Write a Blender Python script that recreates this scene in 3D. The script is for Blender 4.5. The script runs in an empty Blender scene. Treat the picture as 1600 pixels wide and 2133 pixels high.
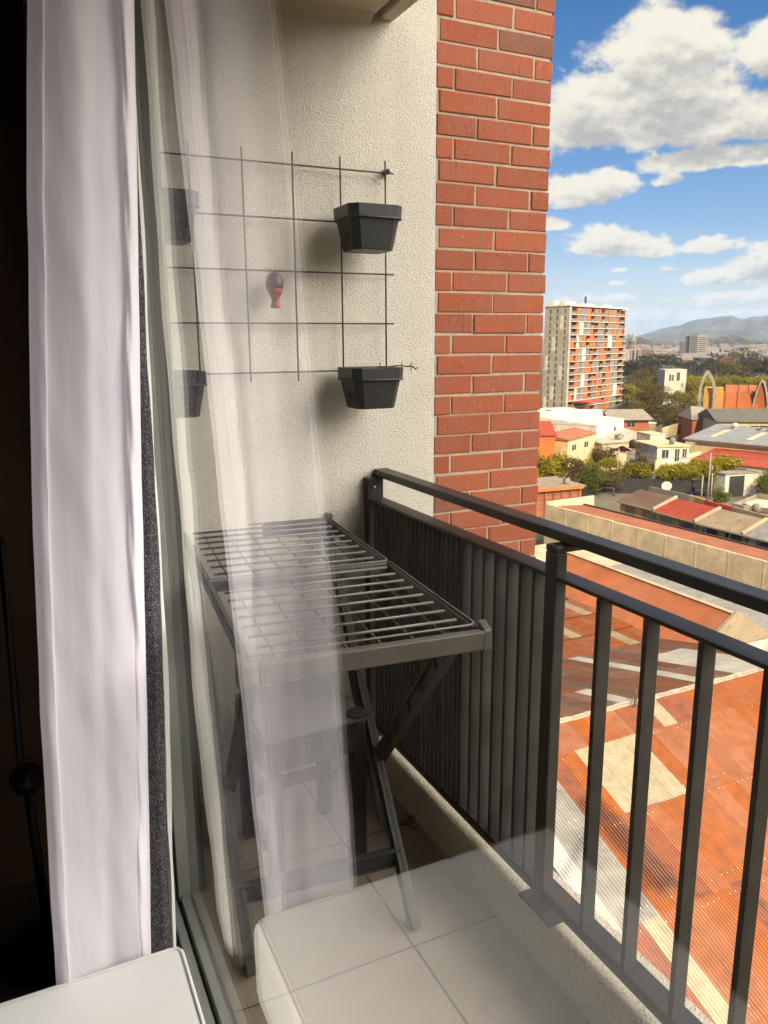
import bpy, bmesh, math, random
from mathutils import Vector, Matrix
rnd = random.Random(7)
SC = bpy.context.scene
COL = SC.collection
# ---------------------------------------------------------------- camera model (metres, camera at the origin, street level at z=-30)
F_PX, YAW, PIT, ROL = 1628.765, math.radians(25.3584), math.radians(12.3014), math.radians(.396)
GZ = -30.0
_f = Vector((math.sin(YAW)*math.cos(PIT), math.cos(YAW)*math.cos(PIT), -math.sin(PIT)))
_r0 = Vector((math.cos(YAW), -math.sin(YAW), 0)); _d0 = _f.cross(_r0)
_r = _r0*math.cos(ROL)+_d0*math.sin(ROL); _d = _d0*math.cos(ROL)-_r0*math.sin(ROL)
def ray(px, py): return _r*((px-800)/F_PX)+_d*((py-1066.5)/F_PX)+_f
def P(px, py, z): v = ray(px, py); return v*(z/v.z)            # where a sight line meets a height
def PY(px, py, y): v = ray(px, py); return v*(y/v.y)
def PX(px, py, x): v = ray(px, py); return v*(x/v.x)
def PD(px, py, d):                                              # ... at a horizontal distance
    v = ray(px, py); return v*(d/math.hypot(v.x, v.y))
cam = bpy.data.cameras.new('camera'); co = bpy.data.objects.new('camera', cam); COL.objects.link(co)
co.matrix_world = Matrix(((_r.x, -_d.x, -_f.x, 0), (_r.y, -_d.y, -_f.y, 0), (_r.z, -_d.z, -_f.z, 0), (0, 0, 0, 1)))
cam.sensor_fit = 'HORIZONTAL'; cam.sensor_width = 36; cam.lens = 36*F_PX/1600
cam.clip_start = .02; cam.clip_end = 60000
SC.camera = co
# ---------------------------------------------------------------- mesh collector
class MB:
    def __init__(s): s.v = []; s.f = []
    def add(s, vs, fs):
        o = len(s.v); s.v += [Vector(v) for v in vs]; s.f += [tuple(i+o for i in f) for f in fs]; return s
    def box(s, x0, x1, y0, y1, z0, z1):
        return s.add([(x, y, z) for z in (z0, z1) for x, y in ((x0, y0), (x1, y0), (x1, y1), (x0, y1))],
                     [(3, 2, 1, 0), (4, 5, 6, 7), (0, 1, 5, 4), (1, 2, 6, 5), (2, 3, 7, 6), (3, 0, 4, 7)])
    def hexa(s, b, t):      # bottom ring, top ring (same length, counter-clockwise)
        n = len(b)
        return s.add(list(b)+list(t), [tuple(range(n-1, -1, -1)), tuple(range(n, 2*n))]+[(i, (i+1) % n, n+(i+1) % n, n+i) for i in range(n)])
    def prism(s, pts, z0, z1):
        return s.hexa([(p[0], p[1], z0) for p in pts], [(p[0], p[1], z1) for p in pts])
    def bar(s, p, q, w, h, up=(0, 0, 1)):
        p, q = Vector(p), Vector(q); a = (q-p).normalized(); u = Vector(up); u = (u-a*u.dot(a))
        if u.length < 1e-4: u = Vector((0, 1, 0))
        u.normalize(); r = a.cross(u)
        c = [(-1, -1), (1, -1), (1, 1), (-1, 1)]
        return s.hexa([p+r*(i*w/2)+u*(j*h/2) for i, j in c], [q+r*(i*w/2)+u*(j*h/2) for i, j in c])
    def tube(s, pts, r, n=8, cap=True):
        pts = [Vector(p) for p in pts]; rs = r if isinstance(r, (list, tuple)) else [r]*len(pts)
        o = len(s.v); u = None
        for i, p in enumerate(pts):
            a = (pts[min(i+1, len(pts)-1)]-pts[max(i-1, 0)]).normalized()
            if u is None: u = a.orthogonal().normalized()
            u = (u-a*u.dot(a)).normalized(); b = a.cross(u)
            for k in range(n):
                t = 2*math.pi*k/n; s.v.append(p+(u*math.cos(t)+b*math.sin(t))*rs[i])
        for i in range(len(pts)-1):
            for k in range(n):
                s.f.append((o+i*n+k, o+i*n+(k+1) % n, o+(i+1)*n+(k+1) % n, o+(i+1)*n+k))
        if cap:
            s.f.append(tuple(o+k for k in range(n-1, -1, -1))); e = o+(len(pts)-1)*n; s.f.append(tuple(e+k for k in range(n)))
        return s
    def lathe(s, c, prof, n=16, axis=None):
        c = Vector(c); z = Vector(axis or (0, 0, 1)).normalized(); x = z.orthogonal().normalized(); y = z.cross(x); o = len(s.v)
        for r, h in prof:
            for k in range(n):
                t = 2*math.pi*k/n; s.v.append(c+z*h+(x*math.cos(t)+y*math.sin(t))*r)
        for i in range(len(prof)-1):
            for k in range(n): s.f.append((o+i*n+k, o+i*n+(k+1) % n, o+(i+1)*n+(k+1) % n, o+(i+1)*n+k))
        s.f.append(tuple(o+k for k in range(n-1, -1, -1))); e = o+(len(prof)-1)*n; s.f.append(tuple(e+k for k in range(n)))
        return s
    def quad(s, a, b, c, d): return s.add([a, b, c, d], [(0, 1, 2, 3)])
    def slab(s, pts, th, up=None):      # a polygon given a thickness
        pts = [Vector(p) for p in pts]; n = (pts[1]-pts[0]).cross(pts[2]-pts[0]).normalized()
        if n.z < 0: pts.reverse(); n = -n
        return s.hexa([p-n*th for p in pts], pts)
    def grid(s, fn, nu, nv):
        o = len(s.v)
        for j in range(nv+1):
            for i in range(nu+1): s.v.append(Vector(fn(i/nu, j/nv)))
        for j in range(nv):
            for i in range(nu):
                a = o+j*(nu+1)+i; s.f.append((a, a+1, a+nu+2, a+nu+1))
        return s
    def build(s, name, m, parent=None, smooth=False, bevel=0, sub=0, base=None, auto=None):
        if parent is not None: o0 = ROOT[parent.name]
        elif base is not None: o0 = Vector(base)
        else:
            xs = [v.x for v in s.v]; ys = [v.y for v in s.v]
            o0 = Vector(((min(xs)+max(xs))/2, (min(ys)+max(ys))/2, min(v.z for v in s.v)))
        me = bpy.data.meshes.new(name); me.from_pydata([v-o0 for v in s.v], [], s.f); me.update()
        ob = bpy.data.objects.new(name, me); COL.objects.link(ob)
        for mm in (m if isinstance(m, (list, tuple)) else [m]): me.materials.append(mm)
        if smooth:
            for p in me.polygons: p.use_smooth = True
        if parent is not None: ob.parent = parent
        else: ob.location = o0
        ROOT[ob.name] = o0
        if bevel:
            b = ob.modifiers.new('bevel', 'BEVEL'); b.width = bevel; b.segments = 2; b.limit_method = 'ANGLE'; b.angle_limit = math.radians(40)
        if sub:
            d = ob.modifiers.new('sub', 'SUBSURF'); d.levels = d.render_levels = sub
        if auto:
            bm = bmesh.new(); bm.from_mesh(me)
            for e in bm.edges:
                if len(e.link_faces) == 2 and e.calc_face_angle(0) > math.radians(auto): e.smooth = False
            bm.to_mesh(me); bm.free()
        return ob
ROOT = {}
def tag(o, label, cat, group=None):
    o['label'] = label; o['category'] = cat
    if group: o['group'] = group
    return o
def thing(name, label, cat, loc, group=None):
    o = bpy.data.objects.new(name, None); COL.objects.link(o); o.location = Vector(loc); o.empty_display_size = .1
    ROOT[o.name] = Vector(loc); return tag(o, label, cat, group)
def struct(o, kind='structure'): o['kind'] = kind; return o
def dup(root, loc, rz=0, sc=(1, 1, 1), label=None, name=None):
    r = root.copy(); COL.objects.link(r); r.location = Vector(loc); r.rotation_euler = (0, 0, rz)
    r.scale = sc if isinstance(sc, (tuple, list)) else (sc, sc, sc)
    if label: r['label'] = label
    for ch in list(root.children):
        c = ch.copy(); COL.objects.link(c); c.parent = r
        for g in list(ch.children):
            d = g.copy(); COL.objects.link(d); d.parent = c
    return r
# ---------------------------------------------------------------- materials
def srgb(r, g, b):
    f = lambda c: (c/255/12.92) if c/255 <= .04045 else ((c/255+.055)/1.055)**2.4
    return (f(r), f(g), f(b), 1)
class NT:
    def __init__(s, tree): s.t = tree; s.n = tree.nodes; s.l = tree.links
    def new(s, typ, **kw):
        n = s.n.new(typ)
        for k, v in kw.items(): setattr(n, k, v)
        return n
    def put(s, sock, v):
        if hasattr(v, 'links') or isinstance(v, bpy.types.NodeSocket): s.l.new(v, sock)
        else: sock.default_value = v
    def m(s, op, a, b=None, c=None, clamp=False):
        n = s.new('ShaderNodeMath', operation=op, use_clamp=clamp); s.put(n.inputs[0], a)
        if b is not None: s.put(n.inputs[1], b)
        if c is not None: s.put(n.inputs[2], c)
        return n.outputs[0]
    def vm(s, op, a, b=None):
        n = s.new('ShaderNodeVectorMath', operation=op); s.put(n.inputs[0], a)
        if b is not None: s.put(n.inputs[1], b)
        return n.outputs[0]
    def noise(s, vec, scale, detail=3, rough=.55, out=0):
        n = s.new('ShaderNodeTexNoise'); n.inputs['Scale'].default_value = scale; n.inputs['Detail'].default_value = detail
        n.inputs['Roughness'].default_value = rough
        if vec is not None: s.l.new(vec, n.inputs['Vector'])
        return n.outputs[out]
    def ramp(s, v, a, b, lo=0., hi=1.):
        n = s.new('ShaderNodeMapRange', interpolation_type='SMOOTHSTEP'); s.put(n.inputs[0], v)
        for i, x in enumerate((a, b, lo, hi)): n.inputs[1+i].default_value = x
        return n.outputs[0]
    def mix(s, f, a, b, mode='MIX'):
        n = s.new('ShaderNodeMix', data_type='RGBA', blend_type=mode); s.put(n.inputs[0], f); s.put(n.inputs[6], a); s.put(n.inputs[7], b)
        return n.outputs[2]
    def map(s, vec, scale=(1, 1, 1), loc=(0, 0, 0), rot=(0, 0, 0)):
        n = s.new('ShaderNodeMapping'); s.l.new(vec, n.inputs[0]); n.inputs['Scale'].default_value = scale
        n.inputs['Location'].default_value = loc; n.inputs['Rotation'].default_value = rot; return n.outputs[0]
MATS = {}
def c4(c): return tuple(c)+(1,) if len(c) == 3 else tuple(c)
def mat(name, col, rough=.8, var=.18, scale=6, bump=0, bscale=60, col2=None, spec=.5, metal=0, isl=0, streak=0, dirt=None, dscale=2.5, bdist=.004, fine=0, sdir=(9, 9, .5), orand=0):
    """procedural surface: base colour with blotchy variation, optional second colour, per-island tint, streaks, stains and bump"""
    m = bpy.data.materials.new(name); m.use_nodes = True; t = NT(m.node_tree); b = t.n['Principled BSDF']
    tc = t.new('ShaderNodeTexCoord').outputs['Object']
    n1 = t.noise(tc, scale, 4)
    c = t.mix(t.ramp(n1, .3, .7), c4([x*(1-var) for x in col[:3]]), c4(col2 or [min(1, x*(1+var)) for x in col[:3]]))
    if fine:
        n2 = t.noise(tc, fine, 2); c = t.mix(t.ramp(n2, .35, .65, 0, .35), c, c4([x*.6 for x in col[:3]]))
    if isl:
        r = t.new('ShaderNodeNewGeometry').outputs['Random Per Island']
        hs = t.new('ShaderNodeHueSaturation'); t.l.new(c, hs.inputs['Color']); t.l.new(t.ramp(r, 0, 1, 1-isl, 1+isl), hs.inputs['Value'])
        
        t.l.new(t.ramp(t.m('FRACT', t.m('MULTIPLY', r, 7.13)), 0, 1, 1-isl, 1+isl), hs.inputs['Saturation'])
        c = hs.outputs[0]
    if streak:
        n3 = t.noise(t.map(tc, sdir), 2, 3); c = t.mix(t.ramp(n3, .5, .75, 0, streak), c, c4([x*.45 for x in col[:3]]))
    if dirt:
        n4 = t.noise(tc, dscale, 6, .65); c = t.mix(t.ramp(n4, .52, .68, 0, .8), c, c4(dirt))
    if orand:
        hs = t.new('ShaderNodeHueSaturation'); t.l.new(c, hs.inputs['Color']); t.l.new(t.ramp(t.new('ShaderNodeObjectInfo').outputs['Random'], 0, 1, 1-orand, 1+orand), hs.inputs['Value']); c = hs.outputs[0]
    t.l.new(c, b.inputs['Base Color']); b.inputs['Roughness'].default_value = rough; b.inputs['Specular IOR Level'].default_value = spec
    b.inputs['Metallic'].default_value = metal
    if bump:
        bn = t.new('ShaderNodeBump'); bn.inputs['Strength'].default_value = bump; bn.inputs['Distance'].default_value = bdist
        t.l.new(t.noise(tc, bscale, 3), bn.inputs['Height']); t.l.new(bn.outputs[0], b.inputs['Normal'])
    MATS[name] = m
    return m
# ---------------------------------------------------------------- light: sun, sky, clouds
SUN_AZ, SUN_EL = math.radians(203), math.radians(38)     # heading from +Y towards +X
sd = Vector((math.sin(SUN_AZ)*math.cos(SUN_EL), math.cos(SUN_AZ)*math.cos(SUN_EL), math.sin(SUN_EL)))
sl = bpy.data.lights.new('sun', 'SUN'); sl.energy = 3.9; sl.angle = math.radians(.5); sl.color = (1, .80, .50)
so = bpy.data.objects.new('sun', sl); COL.objects.link(so); so.rotation_euler = sd.to_track_quat('Z', 'Y').to_euler(); so.location = (0, 0, 60)
w = bpy.data.worlds.new('World'); SC.world = w; w.use_nodes = True
t = NT(w.node_tree); bg = t.n['Background']
sky = t.new('ShaderNodeTexSky', sky_type='NISHITA'); sky.sun_disc = False; sky.sun_elevation = SUN_EL; sky.sun_rotation = SUN_AZ
sky.air_density = 1.0; sky.dust_density = .5; sky.ozone_density = 2.0
gen = t.new('ShaderNodeTexCoord').outputs['Generated']
sep = t.new('ShaderNodeSeparateXYZ'); t.l.new(gen, sep.inputs[0])
AZ = t.m('ARCTAN2', sep.outputs[0], sep.outputs[1]); EL = t.m('ARCSINE', sep.outputs[2])
def azel(px, py):
    v = ray(px, py).normalized(); return math.atan2(v.x, v.y), math.asin(v.z)
# the cumulus of the day: (x, y of centre, half width, height up, height down) measured in photo pixels
CL = [(1390, 185, 182, 138, 66), (1225, 238, 110, 95, 68), (1440, 268, 150, 52, 40), (1600, 95, 72, 56, 60), (1585, 250, 110, 62, 40),
      (1490, 336, 150, 36, 20), (1205, 404, 100, 44, 24), (1258, 392, 62, 46, 32), (1150, 470, 36, 14, 10), (1262, 517, 92, 44, 17), (1345, 521, 70, 27, 15), (1490, 513, 66, 27, 13),
      (1520, 580, 135, 24, 13), (1585, 556, 66, 44, 28), (1530, 628, 125, 25, 10), (1290, 622, 40, 14, 9), (1220, 622, 80, 10, 8), (1290, 590, 26, 7, 5),
      (1292, 562, 22, 8, 6), (1400, 376, 30, 20, 9), (1400, 560, 36, 8, 6), (1370, 668, 190, 26, 16), (1200, 655, 140, 12, 10), (1560, 655, 90, 16, 8),
      (1000, 330, 90, 60, 40), (760, 420, 160, 60, 30), (420, 300, 200, 80, 40), (60, 500, 150, 50, 22), (1900, 200, 220, 120, 70), (2150, 480, 220, 70, 30), (1800, 560, 160, 40, 20)]
CLR = []
for x, y, a, bu, bd in CL:
    u, v = azel(x, y); CLR.append((u, v, a/F_PX/max(.6, math.cos(v)), bu/F_PX, bd/F_PX))
def shape(du, dv):
    u = t.m('ADD', AZ, du); v = t.m('ADD', EL, dv); d = None
    for (cu, cv, a, bu, bd) in CLR+[(2.15, .54, 1.05, .66, .48)]:          # the last one: an unseen bright cloud, added at the right to light the balcony
        x = t.m('MULTIPLY', t.m('SUBTRACT', u, cu), 1/a)
        y0 = t.m('SUBTRACT', v, cv)
        y = t.m('MAXIMUM', t.m('MULTIPLY', y0, 1/bu), t.m('MULTIPLY', y0, -1/bd))
        k = t.m('SUBTRACT', 1, t.m('SQRT', t.m('ADD', t.m('MULTIPLY', x, x), t.m('MULTIPLY', y, y))))
        if bu < .017: k = t.m('MULTIPLY', k, .42 if bu < .0065 else .7)
        d = k if d is None else t.m('SMOOTH_MAX', d, k, .06)
    # loose clouds all over the rest of the sky
    e = t.m('MULTIPLY', t.m('SUBTRACT', t.noise(t.map(gen, (3, 3, 6)), 1.6, 6, .55), .56), 4)
    far = t.m('MAXIMUM', t.ramp(t.m('ABSOLUTE', t.m('SUBTRACT', AZ, .7)), .75, 1.2, -1.5, 0), t.ramp(EL, .40, .62, -1.5, .2))
    return t.m('MAXIMUM', d, t.m('ADD', e, far))
def puffs(du, dv):
    u = t.m('ADD', t.m('SUBTRACT', AZ, .78), du); v = t.m('ADD', EL, dv)
    ve = t.m('ADD', t.m('MAXIMUM', v, 0), .10); k = t.m('DIVIDE', 2.4, ve)         # clouds get smaller towards the horizon
    cb = t.new('ShaderNodeCombineXYZ'); t.l.new(t.m('MULTIPLY', u, k), cb.inputs[0]); t.l.new(t.m('MULTIPLY', t.m('LOGARITHM', ve, math.e), 3.6), cb.inputs[1]); cb.inputs[2].default_value = 3.7
    n1 = t.noise(cb.outputs[0], 2.1, 8, .56); n2 = t.noise(cb.outputs[0], 7.5, 6, .6)
    return t.m('ADD', t.m('MULTIPLY', t.m('SUBTRACT', n1, .5), 1.5), t.m('MULTIPLY', t.m('SUBTRACT', n2, .5), .5))
S0 = shape(0., 0.); N0 = puffs(0., 0.); up_ = t.m('MAXIMUM', t.m('ADD', t.m('MULTIPLY', EL, .115), .002), .002); S1 = shape(-.006, up_); N1 = puffs(-.004, t.m('MULTIPLY', up_, .3))
mask = t.ramp(t.m('ADD', S0, N0), .0, .30)
sh = t.ramp(t.m('ADD', t.m('MULTIPLY', S1, .75), t.m('MULTIPLY', t.m('SUBTRACT', N1, N0), 1.1)), -.06, .72)
ccol = t.mix(sh, (1.16, 1.07, .91, 1), (.58, .55, .515, 1))
bgc = t.new('ShaderNodeBackground'); t.l.new(ccol, bgc.inputs[0]); bx = t.m('MULTIPLY', t.m('SUBTRACT', AZ, 2.15), 1/1.0); by = t.m('MULTIPLY', t.m('SUBTRACT', EL, .52), 1/.56)
bank = t.m('SUBTRACT', 1, t.m('SQRT', t.m('ADD', t.m('MULTIPLY', bx, bx), t.m('MULTIPLY', by, by))))
t.l.new(t.ramp(bank, 0, .5, .43, 7.3), bgc.inputs[1])  # the added cloud shines far brighter than the others, as balcony fill
hs = t.new('ShaderNodeHueSaturation'); t.l.new(sky.outputs[0], hs.inputs['Color']); hs.inputs['Saturation'].default_value = 1.5
t.l.new(t.mix(1.0, hs.outputs[0], (1.13, .965, 1.10, 1), 'MULTIPLY'), bg.inputs[0]); bg.inputs[1].default_value = .046
mx = t.new('ShaderNodeMixShader'); t.l.new(mask, mx.inputs[0]); t.l.new(bg.outputs[0], mx.inputs[1]); t.l.new(bgc.outputs[0], mx.inputs[2])
t.l.new(mx.outputs[0], t.n['World Output'].inputs[0])
SC.view_settings.view_transform = 'Standard'; SC.view_settings.look = 'None'; SC.view_settings.exposure = 1.2; SC.view_settings.gamma = 1
SC.render.engine = 'CYCLES'
cy = SC.cycles
cy.max_bounces = 9; cy.diffuse_bounces = 5; cy.glossy_bounces = 4; cy.transparent_max_bounces = 24; cy.volume_bounces = 0; cy.transmission_bounces = 6
cy.use_denoising = True; cy.caustics_reflective = False; cy.caustics_refractive = False; cy.sample_clamp_indirect = 6
cy.volume_max_steps = 64
w.cycles.sampling_method = 'MANUAL'; w.cycles.sample_map_resolution = 512
# ================================================================ the flat and its balcony
YW, FZ, GX = 2.57, -1.62, .32           # far end wall, floor level, plane of the window glass
def stucco_mat(name, col, rough=1.):
    m = bpy.data.materials.new(name); m.use_nodes = True; t = NT(m.node_tree); b = t.n['Principled BSDF']
    tc = t.new('ShaderNodeTexCoord').outputs['Object']
    big = t.noise(tc, 1.1, 4); c = t.mix(t.ramp(big, .3, .7), c4(col), c4([x*.86 for x in col]))
    st = t.noise(t.map(tc, (5, 5, .35)), 1.5, 4); c = t.mix(t.ramp(st, .5, .72, 0, .3), c, c4([col[0]*.72, col[1]*.72, col[2]*.66]))
    worm = t.noise(t.map(tc, (1, 1, 1.3)), 150, 4, .62); fine = t.noise(tc, 330, 3, .7)
    pit = t.ramp(worm, .36, .47)
    c = t.mix(t.m('MULTIPLY', t.m('SUBTRACT', 1, pit), .34*rough), c, c4([x*.5 for x in col]))
    t.l.new(c, b.inputs['Base Color']); b.inputs['Roughness'].default_value = .95; b.inputs['Specular IOR Level'].default_value = .2
    bn = t.new('ShaderNodeBump'); bn.inputs['Strength'].default_value = .9; bn.inputs['Distance'].default_value = .0026*rough
    t.l.new(t.m('ADD', t.ramp(worm, .3, .62), t.m('MULTIPLY', fine, .35)), bn.inputs['Height']); t.l.new(bn.outputs[0], b.inputs['Normal'])
    return m
STUCCO = stucco_mat('stucco', (.76, .705, .61))
SOFFIT = stucco_mat('soffit_render', (.76, .68, .55))
PLAIN = mat('plain_render', (.55, .50, .42), .9, .12, 3, .25, 40)
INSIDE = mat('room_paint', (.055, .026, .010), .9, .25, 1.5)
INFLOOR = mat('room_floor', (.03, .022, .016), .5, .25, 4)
ALU = mat('grey_aluminium', (.19, .193, .18), .45, .06, 3, spec=.4, streak=.15)
BLACKMETAL = mat('black_paint', (.030, .0275, .026), .42, .3, 9, .12, 160, streak=.3, spec=.38, orand=.3)
RUST = mat('black_paint_rusting', (.019, .016, .014), .42, .3, 9, .15, 120, dirt=(.07, .032, .014), dscale=13, spec=.4)

# --- end wall with the brick pier
tag(MB().box(-.2, 1.428, YW, YW+.25, -6, 4.2).build('end_wall', STUCCO), 'cream stucco balcony end wall carrying the wire trellis', 'wall')
def brick_mat():
    m = bpy.data.materials.new('brick'); m.use_nodes = True; t = NT(m.node_tree); b = t.n['Principled BSDF']
    tc = t.new('ShaderNodeTexCoord').outputs['Object']; r = t.new('ShaderNodeNewGeometry').outputs['Random Per Island']
    c = t.mix(r, (.30, .066, .025, 1), (.385, .094, .037, 1))
    c = t.mix(t.ramp(t.m('FRACT', t.m('MULTIPLY', r, 13.7)), .91, .98, 0, .75), c, (.17, .075, .052, 1))
    c = t.mix(t.ramp(t.noise(tc, 11, 4), .35, .7, 0, .55), c, (.29, .108, .066, 1))
    c = t.mix(t.ramp(t.noise(t.map(tc, (90, 90, 9)), 1, 3), .62, .74, 0, .5), c, (.10, .03, .018, 1))        # drag marks
    c = t.mix(t.ramp(t.noise(t.map(tc, (1.6, 1.6, 1)), 95, 2), .655, .70, 0, .9), c, (.05, .02, .014, 1))   # pits
    c = t.mix(t.ramp(t.noise(tc, 34, 5, .7), .60, .74, 0, .5), c, (.52, .34, .24, 1))                       # mortar smears
    t.l.new(c, b.inputs['Base Color']); b.inputs['Roughness'].default_value = .85
    bn = t.new('ShaderNodeBump'); bn.inputs['Strength'].default_value = .5; bn.inputs['Distance'].default_value = .004
    t.l.new(t.m('ADD', t.noise(tc, 130, 4, .7), t.m('MULTIPLY', t.noise(t.map(tc, (80, 80, 8)), 1, 2), .35)), bn.inputs['Height']); t.l.new(bn.outputs[0], b.inputs['Normal'])
    return m
BRICK = brick_mat()
MORTAR = mat('mortar', (.45, .365, .265), .95, .12, 30, .6, 180, bdist=.002)
pier = thing('brick_pier', 'red brick pier at the outer end of the stucco wall', 'pier', (1.67, YW+.12, -30))
MB().box(1.43, 1.905, YW+.0045, YW+.24, -30, 4.2).build('mortar_core', MORTAR, pier)
bk = MB(); rr = random.Random(3)
CZ, ZB = .075, PY(910, 31, YW).z
def brick(mb, x0, x1, y0, y1, z0, z1, ch=.0025):
    j = lambda a: rr.uniform(-a, a)
    x0 += j(.0015); x1 += j(.0015); z0 += j(.0012); z1 += j(.0012); y0 += rr.uniform(-.0015, .0025)
    f = [(x0+ch, y0, z0+ch), (x1-ch, y0, z0+ch), (x1-ch, y0, z1-ch), (x0+ch, y0, z1-ch)]
    g = [(x0, y0+ch, z0), (x1, y0+ch, z0), (x1, y0+ch, z1), (x0, y0+ch, z1)]
    h = [(x0, y1, z0), (x1, y1, z0), (x1, y1, z1), (x0, y1, z1)]
    f = [(x+j(.0015), y, z+j(.0012)) for x, y, z in f]; g = [(x+j(.0022), y, z+j(.002)) for x, y, z in g]; n = 4; o = f+g+h
    fs = [(0, 1, 2, 3)]+[(i, i+4, (i+1) % 4+4, (i+1) % 4)[::1] for i in range(4)]+[(i+4, i+8, (i+1) % 4+8, (i+1) % 4+4) for i in range(4)]+[(11, 10, 9, 8)]
    mb.add(o, fs)
J0 = [PY(880+190/5.333, 60, YW).x, PY(880+620/5.333, 105, YW).x, PY(880+360/5.333, 160, YW).x]   # vertical joints, repeating every third course
for k in range(-38, 62):
    z1 = ZB-k*CZ-.0043; z0 = z1-CZ+.0086; xs = [J0[k % 3]+.24*i for i in range(-3, 5)]
    xr = 1.915+rr.uniform(-.004, .004)
    for xa in xs:
        a, b_ = max(xa+.0043, 1.431), min(xa+.24-.0043, xr)
        if b_-a < .012: continue
        if xr-b_ < .03: b_ = xr
        if a > xr-.03: continue
        brick(bk, a, b_, YW, YW+.11, z0, z1)
    # return side of the pier, facing the street
    for ya in (YW+.12, ): brick(bk, xr-.1, xr-.002, ya, ya+.12, z0, z1)
bk.build('brick_course', BRICK, pier, base=None)
# --- floor, kerb, slab above, an added sun blocking wall and the outer walls of the flat
def tile_mat():
    m = bpy.data.materials.new('balcony_tiles'); m.use_nodes = True; t = NT(m.node_tree); b = t.n['Principled BSDF']
    tc = t.new('ShaderNodeTexCoord').outputs['Object']; sp = t.new('ShaderNodeSeparateXYZ'); t.l.new(tc, sp.inputs[0])
    S = .505
    def line(o, off):
        q = t.m('ABSOLUTE', t.m('SUBTRACT', t.m('FRACT', t.m('MULTIPLY', t.m('SUBTRACT', o, off), 1/S)), .5))
        return t.ramp(t.m('ADD', q, t.m('MULTIPLY', t.m('SUBTRACT', t.noise(tc, 24, 4), .5), .006)), .5-.0078, .5-.0040)
    g = t.m('MAXIMUM', line(sp.outputs[0], .855), line(sp.outputs[1], 1.6313))
    c = t.mix(t.ramp(t.noise(tc, 3.2, 5), .3, .7), (.38, .315, .245, 1), (.31, .255, .195, 1))
    c = t.mix(t.ramp(t.noise(tc, 90, 3), .4, .7, 0, .25), c, (.22, .19, .155, 1))
    c = t.mix(t.ramp(t.noise(tc, 7, 6, .7), .55, .72, 0, .45), c, (.19, .15, .11, 1)); c = t.mix(g, c, (.10, .085, .07, 1)); t.l.new(c, b.inputs['Base Color'])
    b.inputs['Roughness'].default_value = .55; b.inputs['Specular IOR Level'].default_value = .35
    bn = t.new('ShaderNodeBump'); bn.inputs['Strength'].default_value = .6; bn.inputs['Distance'].default_value = .003
    t.l.new(t.m('SUBTRACT', t.m('MULTIPLY', t.noise(tc, 60, 2), .1), g), bn.inputs['Height']); t.l.new(bn.outputs[0], b.inputs['Normal'])
    return m
YN = -4.6
struct(MB().box(.345, 1.124, YN, YW, FZ-.2, FZ).build('balcony_floor', tile_mat(), base=(0, 0, FZ)))
KERB = stucco_mat('kerb_render', (.82, .73, .58), 2.1)
kp = [(1.125, FZ-.2), (1.1255, -1.528), (1.130, -1.508), (1.140, -1.495), (1.158, -1.488), (1.20, -1.484), (1.275, -1.482), (1.275, FZ-.35), (1.125, FZ-.35)]
kb = MB(); n = len(kp); N = 40
for i in range(N+1):
    y = YN+(YW-.001-YN)*i/N; kb.v += [Vector((x+(rr.uniform(-.0012, .0012) if 0 < k < 6 else 0), y, z+(rr.uniform(-.001, .001) if 0 < k < 6 else 0))) for k, (x, z) in enumerate(kp)]
for i in range(N):
    for k in range(n): kb.f.append((i*n+k, (i+1)*n+k, (i+1)*n+(k+1) % n, i*n+(k+1) % n))
kb.f += [tuple(range(n)), tuple(N*n+k for k in range(n-1, -1, -1))]
tag(kb.build('kerb', KERB, smooth=True, auto=50), 'rough rendered kerb under the black railing along the balcony floor', 'kerb')
sl_ = thing('balcony_ceiling', 'cream rendered slab of the balcony above with a drip groove', 'ceiling', (.8, .5, 1.04)); struct(sl_)
MB().box(.30, 1.187, YN, YW-.001, 1.035, 1.25).build('soffit', SOFFIT, sl_)
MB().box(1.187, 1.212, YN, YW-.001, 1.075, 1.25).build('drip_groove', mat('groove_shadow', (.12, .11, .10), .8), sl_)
MB().box(1.212, 1.265, YN, YW-.001, 1.03, 1.25).build('slab_lip', SOFFIT, sl_, bevel=.006)
cv = MB(); cs = [(0, 0), (.0, -.035), (.012, -.018), (.035, 0)]
for (a, b_) in zip(cs[1:3], cs[2:4]): cv.quad((.3, YW-.002-a[0], 1.035+a[1]), (1.18, YW-.002-a[0], 1.035+a[1]), (1.18, YW-.002-b_[0], 1.035+b_[1]), (.3, YW-.002-b_[0], 1.035+b_[1]))
cv.build('cove', SOFFIT, sl_)
tag(MB().box(.30, 1.90, YN-.25, YN, -6, 4.2).build('sun_blocking_wall', STUCCO), 'unseen cream stucco wall added to keep sun off the balcony', 'wall')  # added out of view to block the sun from the balcony
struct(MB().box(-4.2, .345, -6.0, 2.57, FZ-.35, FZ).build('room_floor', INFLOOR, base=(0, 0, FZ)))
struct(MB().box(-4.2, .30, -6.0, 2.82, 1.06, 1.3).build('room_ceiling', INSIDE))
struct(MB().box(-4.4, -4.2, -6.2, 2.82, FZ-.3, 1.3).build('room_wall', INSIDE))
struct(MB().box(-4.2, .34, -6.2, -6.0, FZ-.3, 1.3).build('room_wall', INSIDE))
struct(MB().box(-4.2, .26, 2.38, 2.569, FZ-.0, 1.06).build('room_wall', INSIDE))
struct(MB().box(.26, .345, 2.18, 2.569, FZ, 1.03).build('window_reveal', PLAIN))
tag(MB().box(.3455, .393, 2.10, 2.568, FZ+.001, 1.034).build('corner_post', mat('dark_grey_render', (.115, .115, .108), .7, .15, 3, .2, 50, streak=.3), bevel=.004), 'dark grey corner post between the window frame and the stucco end wall', 'post')
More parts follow.
